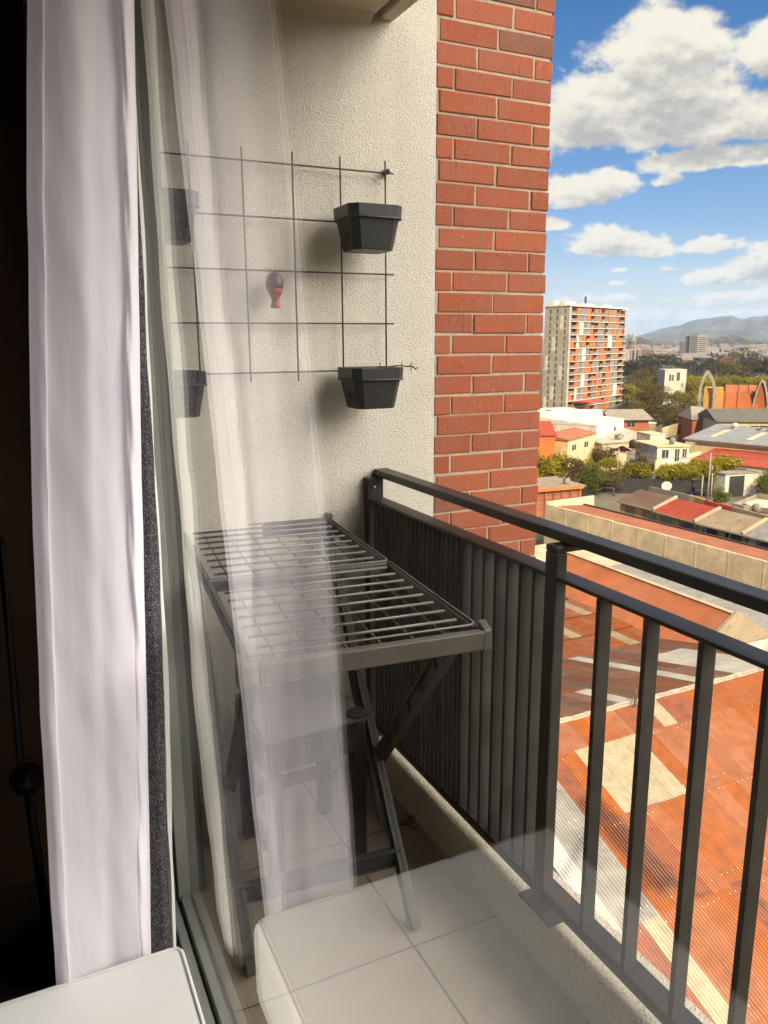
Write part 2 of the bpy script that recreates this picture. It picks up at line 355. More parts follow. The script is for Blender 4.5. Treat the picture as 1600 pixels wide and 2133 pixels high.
struct(MB().box(.10, .34, -6.0, YN-.001, FZ, 1.06).build('room_wall', INSIDE))
apt = thing('apartment_building', 'apartment block carrying the balcony, seen only below the floor', 'building', (-2, 0, -30))
MB().box(-12, 1.12, -16, YN-.26, -30, 6).build('wall', PLAIN, apt)
MB().box(-12, 1.12, YN-.259, 12, -30, FZ-.36).build('wall', PLAIN, apt)
MB().box(-12, -4.41, YN-.259, 12, FZ-.36, 6).build('wall', PLAIN, apt)
MB().box(-4.409, 1.12, 2.83, 12, FZ-.36, 6).build('wall', PLAIN, apt)
MB().box(-4.409, 1.26, YN-.2, 2.82, 1.31, 6).build('wall', PLAIN, apt)
MB().box(-12, 1.12, -34, -16.001, -30, 14).build('wall', PLAIN, apt)
MB().hexa([(3.3, -26.5, 17.2), (4.7, -26.5, 17.2), (4.9, -19.6, 17.2), (3.6, -19.6, 17.2)], [(3.3, -26.5, 17.6), (4.7, -26.5, 17.6), (4.9, -19.6, 17.6), (3.6, -19.6, 17.6)]).build('shadow_slab', PLAIN, apt)  # slab added out of view to cast the dark band on the near roof
for y in (-25, -20.5): MB().bar((.6, y, 14), (4.2, y, 17.3), .25, .25).build('shadow_slab_bracket', BLACKMETAL, apt)  # brackets holding up the added shadow caster
# --- sliding window
win = thing('sliding_window', 'tall sliding window with grey aluminium frame and clear reflecting pane', 'window', (GX, .1, FZ))
fr = MB()
fr.box(.272, .296, 2.045, 2.14, FZ+.001, 1.03); fr.box(.297, .345, 2.06, 2.179, FZ+.001, 1.03); fr.box(.300, .340, 2.028, 2.0595, FZ+.045, 1.03)
fr.box(.272, .294, YN, 2.044, FZ+.001, FZ+.055); fr.box(.2945, .303, YN, 2.044, FZ+.001, FZ+.030); fr.box(.3035, .345, YN, 2.0595, FZ+.0015, FZ+.046)
fr.box(.305, .335, YN, 2.027, FZ+.0462, FZ+.062)
fr.box(.272, .345, YN, 2.044, .99, 1.03)
fr.build('frame', ALU, win, bevel=.002)
MB().box(.262, .2715, YN, 2.1, FZ+.0005, FZ+.035).build('gasket', mat('black_rubber', (.01, .01, .01), .6), win)
def glass_mat():
    m = bpy.data.materials.new('window_glass'); m.use_nodes = True; t = NT(m.node_tree)
    for n_ in list(t.n):
        if n_.type == 'BSDF_PRINCIPLED': t.n.remove(n_)
    g = t.new('ShaderNodeNewGeometry')
    c = t.m('ABSOLUTE', t.new('ShaderNodeVectorMath', operation='DOT_PRODUCT').outputs['Value'])
    dp = [x for x in t.n if x.type == 'VECT_MATH'][0]; t.l.new(g.outputs['Normal'], dp.inputs[0]); t.l.new(g.outputs['Incoming'], dp.inputs[1])
    p5 = t.m('POWER', t.m('SUBTRACT', 1, c), 5.0)
    F = t.m('ADD', .072, t.m('MULTIPLY', p5, .928), clamp=True)
    tr = t.new('ShaderNodeBsdfTransparent'); tr.inputs[0].default_value = (.985, .992, .985, 1)
    gl = t.new('ShaderNodeBsdfGlossy'); gl.inputs['Roughness'].default_value = .004; gl.inputs[0].default_value = (1, 1, 1, 1)
    mx = t.new('ShaderNodeMixShader'); t.l.new(F, mx.inputs[0]); t.l.new(tr.outputs[0], mx.inputs[1]); t.l.new(gl.outputs[0], mx.inputs[2])
    t.l.new(mx.outputs[0], t.n['Material Output'].inputs[0]); return m
MB().box(GX-.0025, GX+.0025, YN+.001, 2.030, FZ+.061, .995).build('pane', glass_mat(), win)
# --- railing
rl = thing('balcony_railing', 'black painted steel railing with dense bars at the wall end and a raised top rail', 'railing', (1.17, .9, -1.49))
XI = 1.14
MB().box(1.175, 1.230, YN+.01, YW-.002, -.4795, -.4535).build('top_rail', BLACKMETAL, rl, bevel=.004)
MB().box(XI, 1.197, YN+.01, YW-.042, -.563, -.5535).build('upper_rail', BLACKMETAL, rl, bevel=.002)
MB().box(XI, 1.195, YN+.01, YW-.042, -1.4435, -1.412).build('lower_rail', RUST, rl, bevel=.002)
def post(y0, y1):
    p = MB(); p.box(XI-.002, 1.172, y0, y1, -1.4855, -.497)
    p.box(XI-.002, 1.228, y0, y1, -.4968, -.4797)
    o = p.build('post', BLACKMETAL, rl, bevel=.004)
    MB().box(1.128, 1.215, y0-.045, y1+.05, -1.4874, -1.4795).build('base_plate', RUST, o2 := rl, bevel=.002)
    MB().lathe((1.185, y0-.02, -1.48), [(.009, 0), (.009, .008), (.005, .0081), (.005, .016)], 6).build('bolt', RUST, rl)
post(1.445, 1.489); post(-.35, -.306); post(-2.35, -2.306)
wp = MB(); wp.box(1.137, 1.197, YW-.04, YW-.001, -1.46, -.483); wp.box(1.137, 1.228, YW-.04, YW-.001, -.4829, -.4797); wp.build('wall_post', BLACKMETAL, rl, bevel=.004)
MB().lathe((1.160, YW-.041, -.515), [(.005, 0), (.005, .004), (.002, .005)], 8, (0, -1, 0)).build('screw', mat('bright_steel', (.6, .58, .55), .3, metal=1), rl)
MB().box(1.10, 1.20, YW-.075, YW-.002, -1.482, -1.470).build('wall_bracket', RUST, rl, bevel=.003)
ys = [1.4885+.0577*k+.045 for k in range(7)]
for y in ys: MB().box(XI+.003, XI+.042, y, y+.012, -1.4122, -.5632).build('bar', BLACKMETAL, rl, bevel=.0015)
y = ys[-1]+.031
while y < YW-.06:
    MB().box(XI+.003, XI+.040, y, y+.011, -1.4122, -.5632).build('bar', BLACKMETAL, rl, bevel=.0015); y += .0288
k = 0
for y in [1.303-.145*i for i in range(11)]+[-.45-.145*i for i in range(13)]:
    MB().box(XI+.0015, XI+.0385, y-.013, y, -1.4122, -.5632).build('baluster', BLACKMETAL, rl, bevel=.0015)
# --- wire trellis with pot rings
WIRE = mat('dark_wire', (.022, .019, .018), .5, .2, 20)
tz = [.555, .390, .227, .061, -.098]; tx = [.393, .558, .723, .888, 1.053, 1.217]; TY = 2.545
tr_ = thing('wire_trellis', 'square black wire grid hung on the stucco wall to hold pots', 'trellis', (.8, TY, -.13))
for z in tz: MB().tube([(.36, TY, z), (1.25, TY, z)], .0029, 6).build('horizontal_wire', WIRE, tr_, smooth=True)
for x in tx: MB().tube([(x, TY-.005, .592), (x, TY-.005, -.128)], .0029, 6).build('vertical_wire', WIRE, tr_, smooth=True)
sc_ = MB().lathe((1.232, YW, .563), [(.011, 0), (.011, .012), (.007, .020), (.007, .034)], 12, (0, -1, 0)); sc_.build('screw', mat('zinc_screw', (.25, .23, .2), .4, metal=.8), tr_, smooth=True)
# --- plastic pots
POTM = mat('black_plastic', (.020, .021, .021), .42, .15, 12, .08, 90, spec=.45)
def octo(cx, cy, hw, hd, ch): return [(cx-hw+ch, cy-hd), (cx+hw-ch, cy-hd), (cx+hw, cy-hd+ch), (cx+hw, cy+hd-ch), (cx+hw-ch, cy+hd), (cx-hw+ch, cy+hd), (cx-hw, cy+hd-ch), (cx-hw, cy-hd+ch)]
def pot(cx, ztop, label):
    cy = 2.448; H = .136
    t_ = thing('flower_pot', label, 'pot', (cx, cy, ztop-H), 'black plastic pots on the trellis')
    lv = [(ztop-H, .068), (ztop-.038, .0865), (ztop-.037, .0925), (ztop, .0945), (ztop, .089), (ztop-.034, .084), (ztop-H+.012, .064)]
    o = MB(); nn = 8
    for z, hw in lv: o.v += [Vector((x, y_, z)) for x, y_ in octo(cx, cy, hw, hw*.93, hw*.27)]
    for i in range(len(lv)-1):
        for k in range(nn): o.f.append((i*nn+k, i*nn+(k+1) % nn, (i+1)*nn+(k+1) % nn, (i+1)*nn+k))
    o.f.append(tuple(range(nn-1, -1, -1))); e = (len(lv)-1)*nn; o.f.append(tuple(e+k for k in range(nn)))
    o.build('body', POTM, t_, bevel=.0015)
    MB().prism(octo(cx, cy, .082, .076, .022), ztop-.06, ztop-.028).build('soil', mat_soil, t_)
    for a in range(4):
        d = MB(); d.lathe((cx+.035*math.cos(a*1.57+.7), cy+.035*math.sin(a*1.57+.7), ztop-H-.0005), [(.006, 0), (.006, .001)], 8)
        d.build('drain_hole', WIRE, t_)
    MB().lathe((cx-.0755, cy-.0, ztop-.092), [(.014, -.004), (.014, 0.004), (.009, .0042), (.007, .001)], 12, (-1, 0, -.17)).build('side_clip', POTM, t_)
    r = MB(); pts = octo(cx, cy, .0925, .087, .025); pts = [Vector((x, y_, ztop-.0395-.0*k)) for k, (x, y_) in enumerate(pts)]
    r.tube(pts[5:]+pts[:5]+[pts[5]], .0032, 6); r.tube([pts[5], (pts[5].x, TY, pts[5].z+.0)], .003, 6); r.tube([pts[4], (pts[4].x, TY, pts[4].z)], .003, 6)
    r.build('pot_ring', WIRE, tr_, smooth=True)
    return t_
mat_soil = mat('dry_soil', (.05, .035, .025), .95, .3, 40, .8, 90)
pot(1.108, .424, 'black plastic pot at the top right of the trellis with its underside showing')
pot(1.112, -.084, 'black plastic pot at the lower right of the trellis with a dry twig')
pot(.4555, .424, 'black plastic pot at the upper left of the trellis behind reflections')
pot(.4505, -.084, 'black plastic pot at the lower left of the trellis behind reflections')
TWIG = mat('dry_twig', (.07, .035, .015), .9, .3, 40)
tw = MB(); q = Vector((1.195, 2.40, -.079))
tw.tube([(1.10, 2.42, -.112), (1.16, 2.40, -.082), q, (1.222, 2.385, -.083), (1.236, 2.38, -.082), (1.25, 2.375, -.092)], .0022, 5)
for a, b_ in (((1.205, 2.395, -.082), (1.204, 2.392, -.066)), ((1.228, 2.383, -.082), (1.235, 2.378, -.070)), ((1.236, 2.38, -.083), (1.230, 2.376, -.096)), ((1.246, 2.377, -.09), (1.256, 2.374, -.086)), ((1.13, 2.41, -.083), (1.128, 2.4, -.068))): tw.tube([a, b_], .0016, 5)
tag(tw.build('dried_plant', TWIG), 'dry brown twig sticking out of the lower right pot', 'plant')
# --- little gourd-like ornament
orn = thing('hanging_ornament', 'small purple and red clay ornament hung on the trellis wires', 'ornament', (.806, 2.505, .108))
oc = Vector((.806, 2.508, .108))
def ornm(name, col): return mat(name, col, .45, .2, 14, .2, 40, spec=.5)
MB().lathe(oc, [(.0150, 0), (.0175, .003), (.0145, .012), (.0120, .022), (.0150, .034), (.0225, .048), (.0275, .060)], 20).build('red_base', ornm('clay_red', (.30, .035, .012)), orn, smooth=True)
MB().lathe(oc, [(.0275, .060), (.0300, .070), (.0300, .080), (.0265, .093), (.021, .103), (.010, .110), (.002, .112)], 20).build('purple_bulb', ornm('clay_purple', (.075, .022, .028)), orn, smooth=True)
for dx in (-.022, -.009, .009, .02):
    hk = MB(); hk.tube([oc+Vector((dx*.5, 0, .104)), oc+Vector((dx, .006, .120)), oc+Vector((dx*1.25, .02, .126))], .0013, 5)
    hk.build('hook', WIRE, orn)
# --- small dark stand under the rack
DARK = mat('dark_plastic', (.016, .013, .012), .5, .25, 8)
e0, e1, e2 = Vector((.884, 2.005, -1.11)), Vector((.565, 1.985, -1.11)), Vector((.884, 2.35, -1.11))
u1 = (e1-e0).normalized(); u2 = (e2-e0).normalized()
st = thing('small_table', 'small dark square side table standing under the drying rack', 'table', (.70, 2.2, FZ))
MB().slab([e0, e1, e1+e2-e0, e2], .018).build('table_top', mat('grey_top', (.12, .115, .11), .5), st, bevel=.004)
ap = MB(); h = Vector((0, 0, -.062))
ap.bar(e0+h+u1*.03, e1+h-u1*.03, .018, .085); ap.bar(e0+h+u2*.03, e2+h-u2*.03, .018, .085); ap.bar(e1+h+u2*.03, e1+e2-e0+h-u2*.03, .018, .085); ap.bar(e2+h+u1*.03, e1+e2-e0+h-u1*.03, .018, .085)
for i in range(1, 6): ap.bar(e0+h+u1*.05*i+u2*-.010, e0+h+u1*.05*i+u2*-.010+Vector((0, 0, .04)), .006, .004)
ap.build('apron', DARK, st)
for c_ in (e0+u1*.022+u2*.022, e1-u1*.022+u2*.022, e2+u1*.022-u2*.022, e1+e2-e0-u1*.022-u2*.022):
    MB().bar((c_.x, c_.y, FZ+.001), (c_.x, c_.y, -1.1285), .044, .044, u1).build('leg', DARK, st, bevel=.006)
MB().lathe((e0.x-.02, e0.y+.02, -1.1095), [(.034, 0), (.034, .006), (.02, .010)], 16).build('corner_cap', DARK, st)
lb = MB(); lb.bar(e2+Vector((0, 0, -.36))+u1*.045, e1+e2-e0+Vector((0, 0, -.36))-u1*.045, .02, .04); lb.build('stretcher', DARK, st); lb = MB(); lb.bar(e1+Vector((0, 0, -.36))+u2*.045, e1+e2-e0+Vector((0, 0, -.36))-u2*.045, .02, .04)
lb.build('stretcher', DARK, st)
# --- folding drying rack
RK = mat('grey_rack_plastic', (.078, .070, .060), .45, .12, 10, .1, 60, spec=.5)
RKD = mat('dark_rack_plastic', (.034, .033, .030), .4, .15, 10, .1, 60, spec=.5)
RKW = mat('grey_rack_wire', (.105, .098, .088), .4, .1, 10)
O = Vector((.882, 1.36, -.615)); U = Vector((.0905, .9959, 0)); V = Vector((-.9959, .0905, 0)); W_, LN, LT = .512, .585, 1.205; Zu = Vector((0, 0, 1))
rk = thing('drying_rack', 'grey folding clothes drying rack with wire top on crossed legs', 'drying rack', O+U*.6+V*.25+Vector((0, 0, FZ+.615)))
def R(u, v, z=0): return O+U*u+V*v+Zu*z
nb = MB(); nb.bar(R(.012, -.012, -.026), R(.012, W_+.012, -.026), .022, .045); nb.build('end_bar', RK, rk, bevel=.004)
for v in (-.012, W_+.012):
    MB().hexa([R(-.001, v-.012, -.050), R(.034, v-.012, -.050), R(.034, v+.012, -.050), R(-.001, v+.012, -.050)], [R(.001, v-.010, -.002), R(.034, v-.010, .013), R(.034, v+.010, .013), R(.001, v+.010, -.002)]).build('corner_block', RK, rk, bevel=.004)
nb = MB(); nb.bar(R(LT, -.012, -.026), R(LT, W_+.012, -.026), .024, .050); nb.build('end_bar', RK, rk, bevel=.004)
for v in (0, W_):
    MB().hexa([R(LT-.02, v-.012, -.05), R(LT+.016, v-.012, -.05), R(LT+.016, v+.012, -.05), R(LT-.02, v+.012, -.05)], [R(LT-.02, v-.012, .016), R(LT+.016, v-.012, .016), R(LT+.016, v+.012, .016), R(LT-.02, v+.012, .016)]).build('corner_block', RK, rk, bevel=.004)
def panel(u0, u1):
    for v in (.004, W_-.004):
        s = MB(); s.bar(R(u0, v, -.020), R(u1, v, -.020), .014, .038); s.build('side_rail', RKD, rk, bevel=.003)
    r = MB(); ring = [R(u0+.012, .0, .0015), R(u0, .012, .0015), R(u0, W_-.012, .0015), R(u0+.012, W_, .0015), R(u1-.012, W_, .0015), R(u1, W_-.012, .0015), R(u1, .012, .0015), R(u1-.012, 0, .0015)]
    r.tube(ring+[ring[0]], .0028, 6); r.build('rim_wire', RKW, rk, smooth=True)
    c = MB(); c.bar(R(u0+.006 if u0 > .3 else u1-.006, .01, -.014), R(u0+.006 if u0 > .3 else u1-.006, W_-.01, -.014), .010, .030); c.build('cross_bar', RK, rk, bevel=.002)
    nw = 8
    for i in range(nw):
        u = u0+(u1-u0)*(i+.75)/(nw+.5); a = MB(); a.tube([R(u, .026, -.001), R(u, W_-.026, -.001)], .0036, 8); a.build('cross_wire', RKW, rk, smooth=True)
    for i in range(6):
        v = W_*(i+.9)/6.8; a = MB(); a.tube([R(u0+.006, v, -.020), R(u1-.006, v, -.020)], .0027, 6); a.build('long_wire', RKD, rk, smooth=True)
panel(.036, LN-.004); panel(LN+.004, LT-.014)
def chan(p, q, w, th, up, name, m=RKD):
    p, q, up = Vector(p), Vector(q), Vector(up); a = (q-p).normalized(); up = (up-a*up.dot(a)).normalized(); r = a.cross(up)
    s = MB(); s.bar(p, q, th, w, up)
    s.bar(p+up*(w/2-.003), q+up*(w/2-.003), th*4.2, .006, up); s.bar(p-up*(w/2-.003), q-up*(w/2-.003), th*4.2, .006, up)
    for i in range(1, 6):
        c = p+(q-p)*(i/6); s.bar(c-up*(w/2-.004), c+up*(w/2-.004), th*3.6, .004, a)
    return s.build(name, m, rk, bevel=.001)
FT = Vector((.885, 1.682, FZ+.004)); TPL = R(LT-.06, .02, -.05)
for s_ in (0, 1):
    sh = V*(W_-.05)*s_
    chan(FT+sh, TPL+sh*1.02, .044, .006, Zu, 'leg')
    A = FT+(TPL-FT)*.20+sh+Vector((0, .085, .0)); B = FT+(TPL-FT)*.62+sh+Vector((0, .06, 0)); chan(A, B, .030, .005, Zu, 'inner_leg')
    chan(R(.085, .03, -.05)+sh, FT+(TPL-FT)*.385+sh+Vector((.012, 0, -.0)), .046, .006, Zu, 'strut')
    MB().bar(FT+sh+Vector((0, 0, -.0035)), FT+sh+Vector((0, .03, .012)), .03, .05).build('foot', RKD, rk, bevel=.004)
cA = FT+(TPL-FT)*.155; cB = cA+V*(W_-.05)
cb_ = MB(); cb_.bar(cA, cB, .008, .05, Zu); cb_.bar(cA+Zu*.023, cB+Zu*.023, .026, .006, Zu); cb_.bar(cA-Zu*.023, cB-Zu*.023, .026, .006, Zu); cb_.build('leg_bar', RKD, rk, bevel=.0015)
MB().lathe(FT+(TPL-FT)*.385+Vector((.022, 0, 0)), [(.014, -.012), (.014, .004), (.008, .008)], 14, (1, 0, 0)).build('pivot', RKD, rk, smooth=False)
# dry twigs swept into the corner of the floor
dt = MB(); b0 = P(838, 1718, FZ+.003)
for pts in ([(-.05, -.02), (0, 0), (.03, .012), (.055, .012)], [(0, 0), (.018, -.022), (.034, -.044)], [(.0, .0), (-.008, .05), (.004, .07)], [(.03, .012), (.05, .03)]): dt.tube([b0+Vector((x, y_, rr.uniform(0, .008))) for x, y_ in pts], .0025, 5)
tag(dt.build('fallen_twig', TWIG), 'dry dark twig lying on the balcony tiles by the kerb', 'twig')
# ================================================================ inside the room: curtains, ottoman, lamp
def cloth(name, col, trans=.35, weave=0, wc=None, al=1.0):
    m = bpy.data.materials.new(name); m.use_nodes = True; t = NT(m.node_tree)
    b = t.n['Principled BSDF']; tc = t.new('ShaderNodeTexCoord').outputs['Object']
    c = t.mix(t.ramp(t.noise(t.map(tc, (3, 3, .8)), 2, 3), .3, .7), c4(col), c4([x*.93 for x in col]))
    if weave:
        w1 = t.noise(t.map(tc, (1500, 1500, 110)), 1, 2); w2 = t.noise(t.map(tc, (170, 170, 900)), 1, 2)
        c = t.mix(t.ramp(t.m('MAXIMUM', w1, w2), .56, .70), c, c4(wc))
    t.l.new(c, b.inputs['Base Color']); b.inputs['Roughness'].default_value = .9; b.inputs['Specular IOR Level'].default_value = .1
    tl = t.new('ShaderNodeBsdfTranslucent'); t.l.new(c, tl.inputs[0])
    bn = t.new('ShaderNodeBump'); bn.inputs['Strength'].default_value = .35; bn.inputs['Distance'].default_value = .006
    t.l.new(t.m('ADD', t.noise(t.map(tc, (26, 26, 2.2), rot=(0, .12, 0)), 1, 4), t.m('MULTIPLY', t.noise(t.map(tc, (900, 900, 120)), 1, 2), .06)), bn.inputs['Height']); t.l.new(bn.outputs[0], b.inputs['Normal']); t.l.new(bn.outputs[0], tl.inputs['Normal'])
    mx = t.new('ShaderNodeMixShader'); mx.inputs[0].default_value = trans; t.l.new(b.outputs[0], mx.inputs[1]); t.l.new(tl.outputs[0], mx.inputs[2]); out = mx.outputs[0]
    if al < 1:
        tp = t.new('ShaderNodeBsdfTransparent'); m2 = t.new('ShaderNodeMixShader'); m2.inputs[0].default_value = al
        t.l.new(tp.outputs[0], m2.inputs[1]); t.l.new(out, m2.inputs[2]); out = m2.outputs[0]
    t.l.new(out, t.n['Material Output'].inputs[0]); return m
SHEER = cloth('white_sheer', (.93, .895, .955), .5, al=.92)
HEM = cloth('white_sheer_hem', (.88, .84, .90), .3)
GREYD = cloth('charcoal_weave', (.030, .026, .032), .05, 1, (.30, .28, .30))
LINER = cloth('pale_lining', (.72, .71, .68), .25)
def interp(tab, z):
    tab = sorted(tab)
    if z <= tab[0][0]: return tab[0][1]+(z-tab[0][0])*(tab[1][1]-tab[0][1])/(tab[1][0]-tab[0][0])
    for (a, x), (b, y_) in zip(tab, tab[1:]):
        if z <= b: return x+(y_-x)*(z-a)/(b-a)
    return tab[-1][1]+(z-tab[-1][0])*(tab[-1][1]-tab[-2][1])/(tab[-1][0]-tab[-2][0])
Lx = [(.571, .098), (.263, .068), (-.251, .028), (-.737, -.002), (-1.315, -.026)]
Rx = [(.601, .280), (.191, .259), (-.268, .232), (-.785, .207), (-1.247, .181)]
def curt(path, z0, z1, nv=70, wob=.002, seed=1):
    # path: list of (fraction across, y); follows the hang of the curtain from top to bottom
    r = random.Random(seed); ph = [r.uniform(0, 6.28) for _ in range(6)]
    dn = []                                                 # smooth resample
    for i in range(len(path)-1):
        p0, p1, p2, p3 = path[max(i-1, 0)], path[i], path[i+1], path[min(i+2, len(path)-1)]
        for k in range(8):
            s = k/8; f = lambda a, b, c, d: .5*((2*b)+(-a+c)*s+(2*a-5*b+4*c-d)*s*s+(-a+3*b-3*c+d)*s**3)
            dn.append((f(p0[0], p1[0], p2[0], p3[0]), f(p0[1], p1[1], p2[1], p3[1])))
    dn.append(path[-1]); nu = len(dn)-1
    def fn(u, v):
        i = min(int(round(u*nu)), nu); fx, y = dn[i]; z = z0+(z1-z0)*v
        a, b = interp(Lx, z), interp(Rx, z)
        w_ = wob*(math.sin(z*7+ph[0]+fx*3)+.6*math.sin(z*17+ph[1]+fx*9)+.4*math.sin(z*31+ph[2]+i*.4))
        return (a+(b-a)*fx+w_*.35, y+w_+.012*math.sin(z*2.2+fx*6+ph[3])*(1-abs(fx-.5)), z)
    return fn, nu, nv
sheer = thing('sheer_curtain', 'gathered white sheer curtain hanging inside the window', 'curtain', (.1, 1.65, FZ))
pth = [(.12, 1.68), (-.01, 1.645), (-.01, 1.61), (.03, 1.582), (.10, 1.574), (.13, 1.578), (.30, 1.580), (.44, 1.584), (.56, 1.596), (.68, 1.603), (.79, 1.613), (.86, 1.622), (.855, 1.632), (.80, 1.638), (.82, 1.648), (.92, 1.645), (.985, 1.655), (1.0, 1.67), (.93, 1.69), (.72, 1.70), (.45, 1.705), (.30, 1.72), (.5, 1.735), (.8, 1.735), (.97, 1.75), (.8, 1.765), (.4, 1.77)]
fn, nu, nv = curt(pth, FZ+.02, 1.02)
s_ = MB().grid(fn, nu, nv).build('fabric', SHEER, sheer, smooth=True)
pth = [(.835, 1.614), (.88, 1.612), (.945, 1.624), (.955, 1.632), (.90, 1.638)]
fn, nu, nv = curt(pth, FZ+.02, 1.02, 90, .0045, 5)
MB().grid(fn, nu, nv).build('hem', HEM, sheer, smooth=True)
drape = thing('grey_drape', 'charcoal woven blackout drape with pale lining behind the sheer curtain', 'curtain', (.25, 1.85, FZ))
Lx2 = [(.6, .205), (-.3, .200), (-1.3, .175)]
def flat(path, z0, z1, tab, ref, nu=40, nv=60, seed=2):
    def fn(u, v):
        s = u*(len(path)-1); i = min(int(s), len(path)-2); k = s-i; z = z0+(z1-z0)*v
        x = path[i][0]+(path[i+1][0]-path[i][0])*k+min(interp(tab, z), .2995)-ref+.0025*math.sin(z*6+u*5+seed)+.0012*math.sin(z*19+u*9)
        return (x, path[i][1]+(path[i+1][1]-path[i][1])*k+.003*math.sin(z*5+u*8), z)
    return MB().grid(fn, nu, nv)
flat([(.05, 1.84), (.12, 1.80), (.185, 1.775), (.222, 1.77), (.2410, 1.782), (.2445, 1.80), (.235, 1.83), (.2, 1.86), (.1, 1.9)], FZ+.02, 1.02, [(-1.38, .243), (-.886, .264), (-.302, .280), (.145, .286)], .2445, 56).build('outer_fabric', GREYD, drape, smooth=True)
flat([(.2455, 1.800), (.252, 1.790), (.262, 1.80), (.268, 1.83), (.262, 1.90), (.255, 1.98), (.2, 2.02), (.1, 2.03)], FZ+.02, 1.02, [(-1.525, .257), (-1.312, .265), (-.912, .278), (-.31, .290), (.119, .2945)], .268, 48, seed=4).build('lining', LINER, drape, smooth=True)
# ottoman
OT = mat('white_leatherette', (.66, .655, .665), .6, .025, 2, .25, 9, spec=.3)
ott = thing('ottoman', 'low white upholstered ottoman with piped edges by the window', 'ottoman', (-.2, 1.2, FZ))
def ofn_box(x0, x1, y0, y1, z0, z1, seg=10):
    m = MB(); m.box(x0, x1, y0, y1, z0, z1); return m
ofn_box(-.62, .236, .72, 1.582, FZ+.06, -1.332).build('body', OT, ott, smooth=True)
oo = [o for o in ott.children if o.name.startswith('body')][0]
b = oo.modifiers.new('bevel', 'BEVEL'); b.width = .022; b.segments = 5; b.limit_method = 'ANGLE'
MB().tube([(-.61, 1.572, -1.3345), (.205, 1.572, -1.3335), (.222, 1.568, -1.3335), (.2285, 1.55, -1.3335), (.2285, .73, -1.3335)], .0042, 8).build('piping', OT, ott, smooth=True)
MB().tube([(.2285, 1.568, -1.340), (.233, 1.573, -1.36), (.233, 1.573, FZ+.09)], .004, 8).build('piping', OT, ott, smooth=True)
MB().box(-.58, .20, .76, 1.54, FZ+.001, FZ+.062).build('plinth', INFLOOR, ott)
# dark weighted ball on a pole, deep in the room
lp = thing('floor_lamp', 'dark leaning pole with a black ball low on it, in the unlit room', 'lamp', (-.02, 2.1, FZ))
GL = mat('glossy_black', (.004, .004, .005), .4, .1, 5, spec=.3)
c_ = PY(55, 1622, 2.05); MB().lathe(c_, [(.001, -.042), (.018, -.038), (.032, -.027), (.040, -.012), (.042, 0), (.040, .012), (.032, .027), (.018, .038), (.001, .042)], 24).build('ball', GL, lp, smooth=True)
MB().tube([PY(0, 1120, 2.05), PY(20, 1330, 2.05), PY(43, 1590, 2.05), c_], .009, 8).build('pole', GL, lp, smooth=True)
MB().tube([c_, (c_.x+.01, c_.y, FZ+.03)], .012, 8).build('pole', GL, lp, smooth=True)
MB().lathe((c_.x+.01, c_.y, FZ+.002), [(.13, 0), (.13, .02), (.02, .035)], 24).build('base', GL, lp)
# ================================================================ ground, streets, hills
GROUND = mat('earth_ground', (.16, .115, .06), .95, .3, .05, col2=(.10, .085, .045), dirt=(.07, .075, .028), dscale=.02)
struct(MB().add([(-9000, -9000, GZ), (9000, -9000, GZ), (9000, 12000, GZ), (-9000, 12000, GZ)], [(0, 1, 2, 3)]).build('ground', GROUND, base=(0, 0, GZ)))
ASPH = mat('asphalt', (.115, .095, .07), .9, .2, .8)
struct(MB().add([P(1120, 862, GZ+.01), P(1640, 905, GZ+.01), P(1640, 745, GZ+.01), P(1120, 745, GZ+.01)], [(0, 1, 2, 3)]).build('park_lawn', mat('dark_lawn', (.045, .042, .018), .95, .3, .05)))  # darker, greener sheet of ground under the park trees
rd = MB(); rd.add([P(1215, 1052, GZ+.02), P(1640, 1062, GZ+.02), P(1640, 975, GZ+.02), P(1320, 985, GZ+.02)], [(0, 1, 2, 3)])
struct(rd.build('road', ASPH))
# ================================================================ roofs and houses of the near blocks
def ptint(name, col, **k):
    col = [x*.62 for x in col]
    for kk in ('dirt',):
        if k.get(kk): k[kk] = [x*.62 for x in k[kk]]
    return mat(name, col, k.pop('rough', .85), k.pop('var', .15), k.pop('scale', .6), **k)
ORANGE = ptint('orange_sheet', (.41, .128, .038), isl=.085, streak=.35, dirt=(.34, .105, .034), dscale=.5, rough=.6, scale=1.5, sdir=(16, .8, .8))
REDBR = ptint('red_brown_sheet', (.33, .085, .026), isl=.06, streak=.4, dirt=(.12, .06, .045), dscale=.9, rough=.65, scale=1.5, sdir=(16, .8, .8))
CREAMS = ptint('cream_sheet', (.50, .41, .27), isl=.08, streak=.3, rough=.6, scale=1.5, sdir=(16, .8, .8))
GREYS = ptint('grey_sheet', (.34, .32, .30), isl=.12, streak=.45, rough=.6, scale=1.5, dirt=(.2, .18, .16), dscale=.8, sdir=(16, .8, .8))
WHITES = ptint('white_sheet', (.66, .62, .56), rough=.6)
BROWNW = ptint('weathered_sheet', (.27, .125, .075), isl=.22, streak=.4, dirt=(.16, .11, .085), dscale=.6, scale=1.2, sdir=(16, .8, .8))
PALE = ptint('pale_concrete', (.80, .65, .43), dirt=(.60, .48, .33), dscale=.5, streak=.3, scale=.7)
CONC = ptint('aged_concrete', (.30, .26, .20), dirt=(.16, .14, .11), dscale=.7)
def paint(name, c, **k): return ptint('paint_'+name, c, **k)
P_WHITE = paint('white', (.80, .74, .62)); P_CREAM = paint('cream', (.74, .58, .32)); P_YEL = paint('yellow', (.78, .46, .10)); P_OR = paint('orange', (.70, .20, .04))
P_RED = paint('red', (.55, .06, .03)); P_GREY = paint('grey', (.30, .28, .25)); P_BR = paint('brown', (.19, .11, .075), dirt=(.13, .085, .06), dscale=.4)
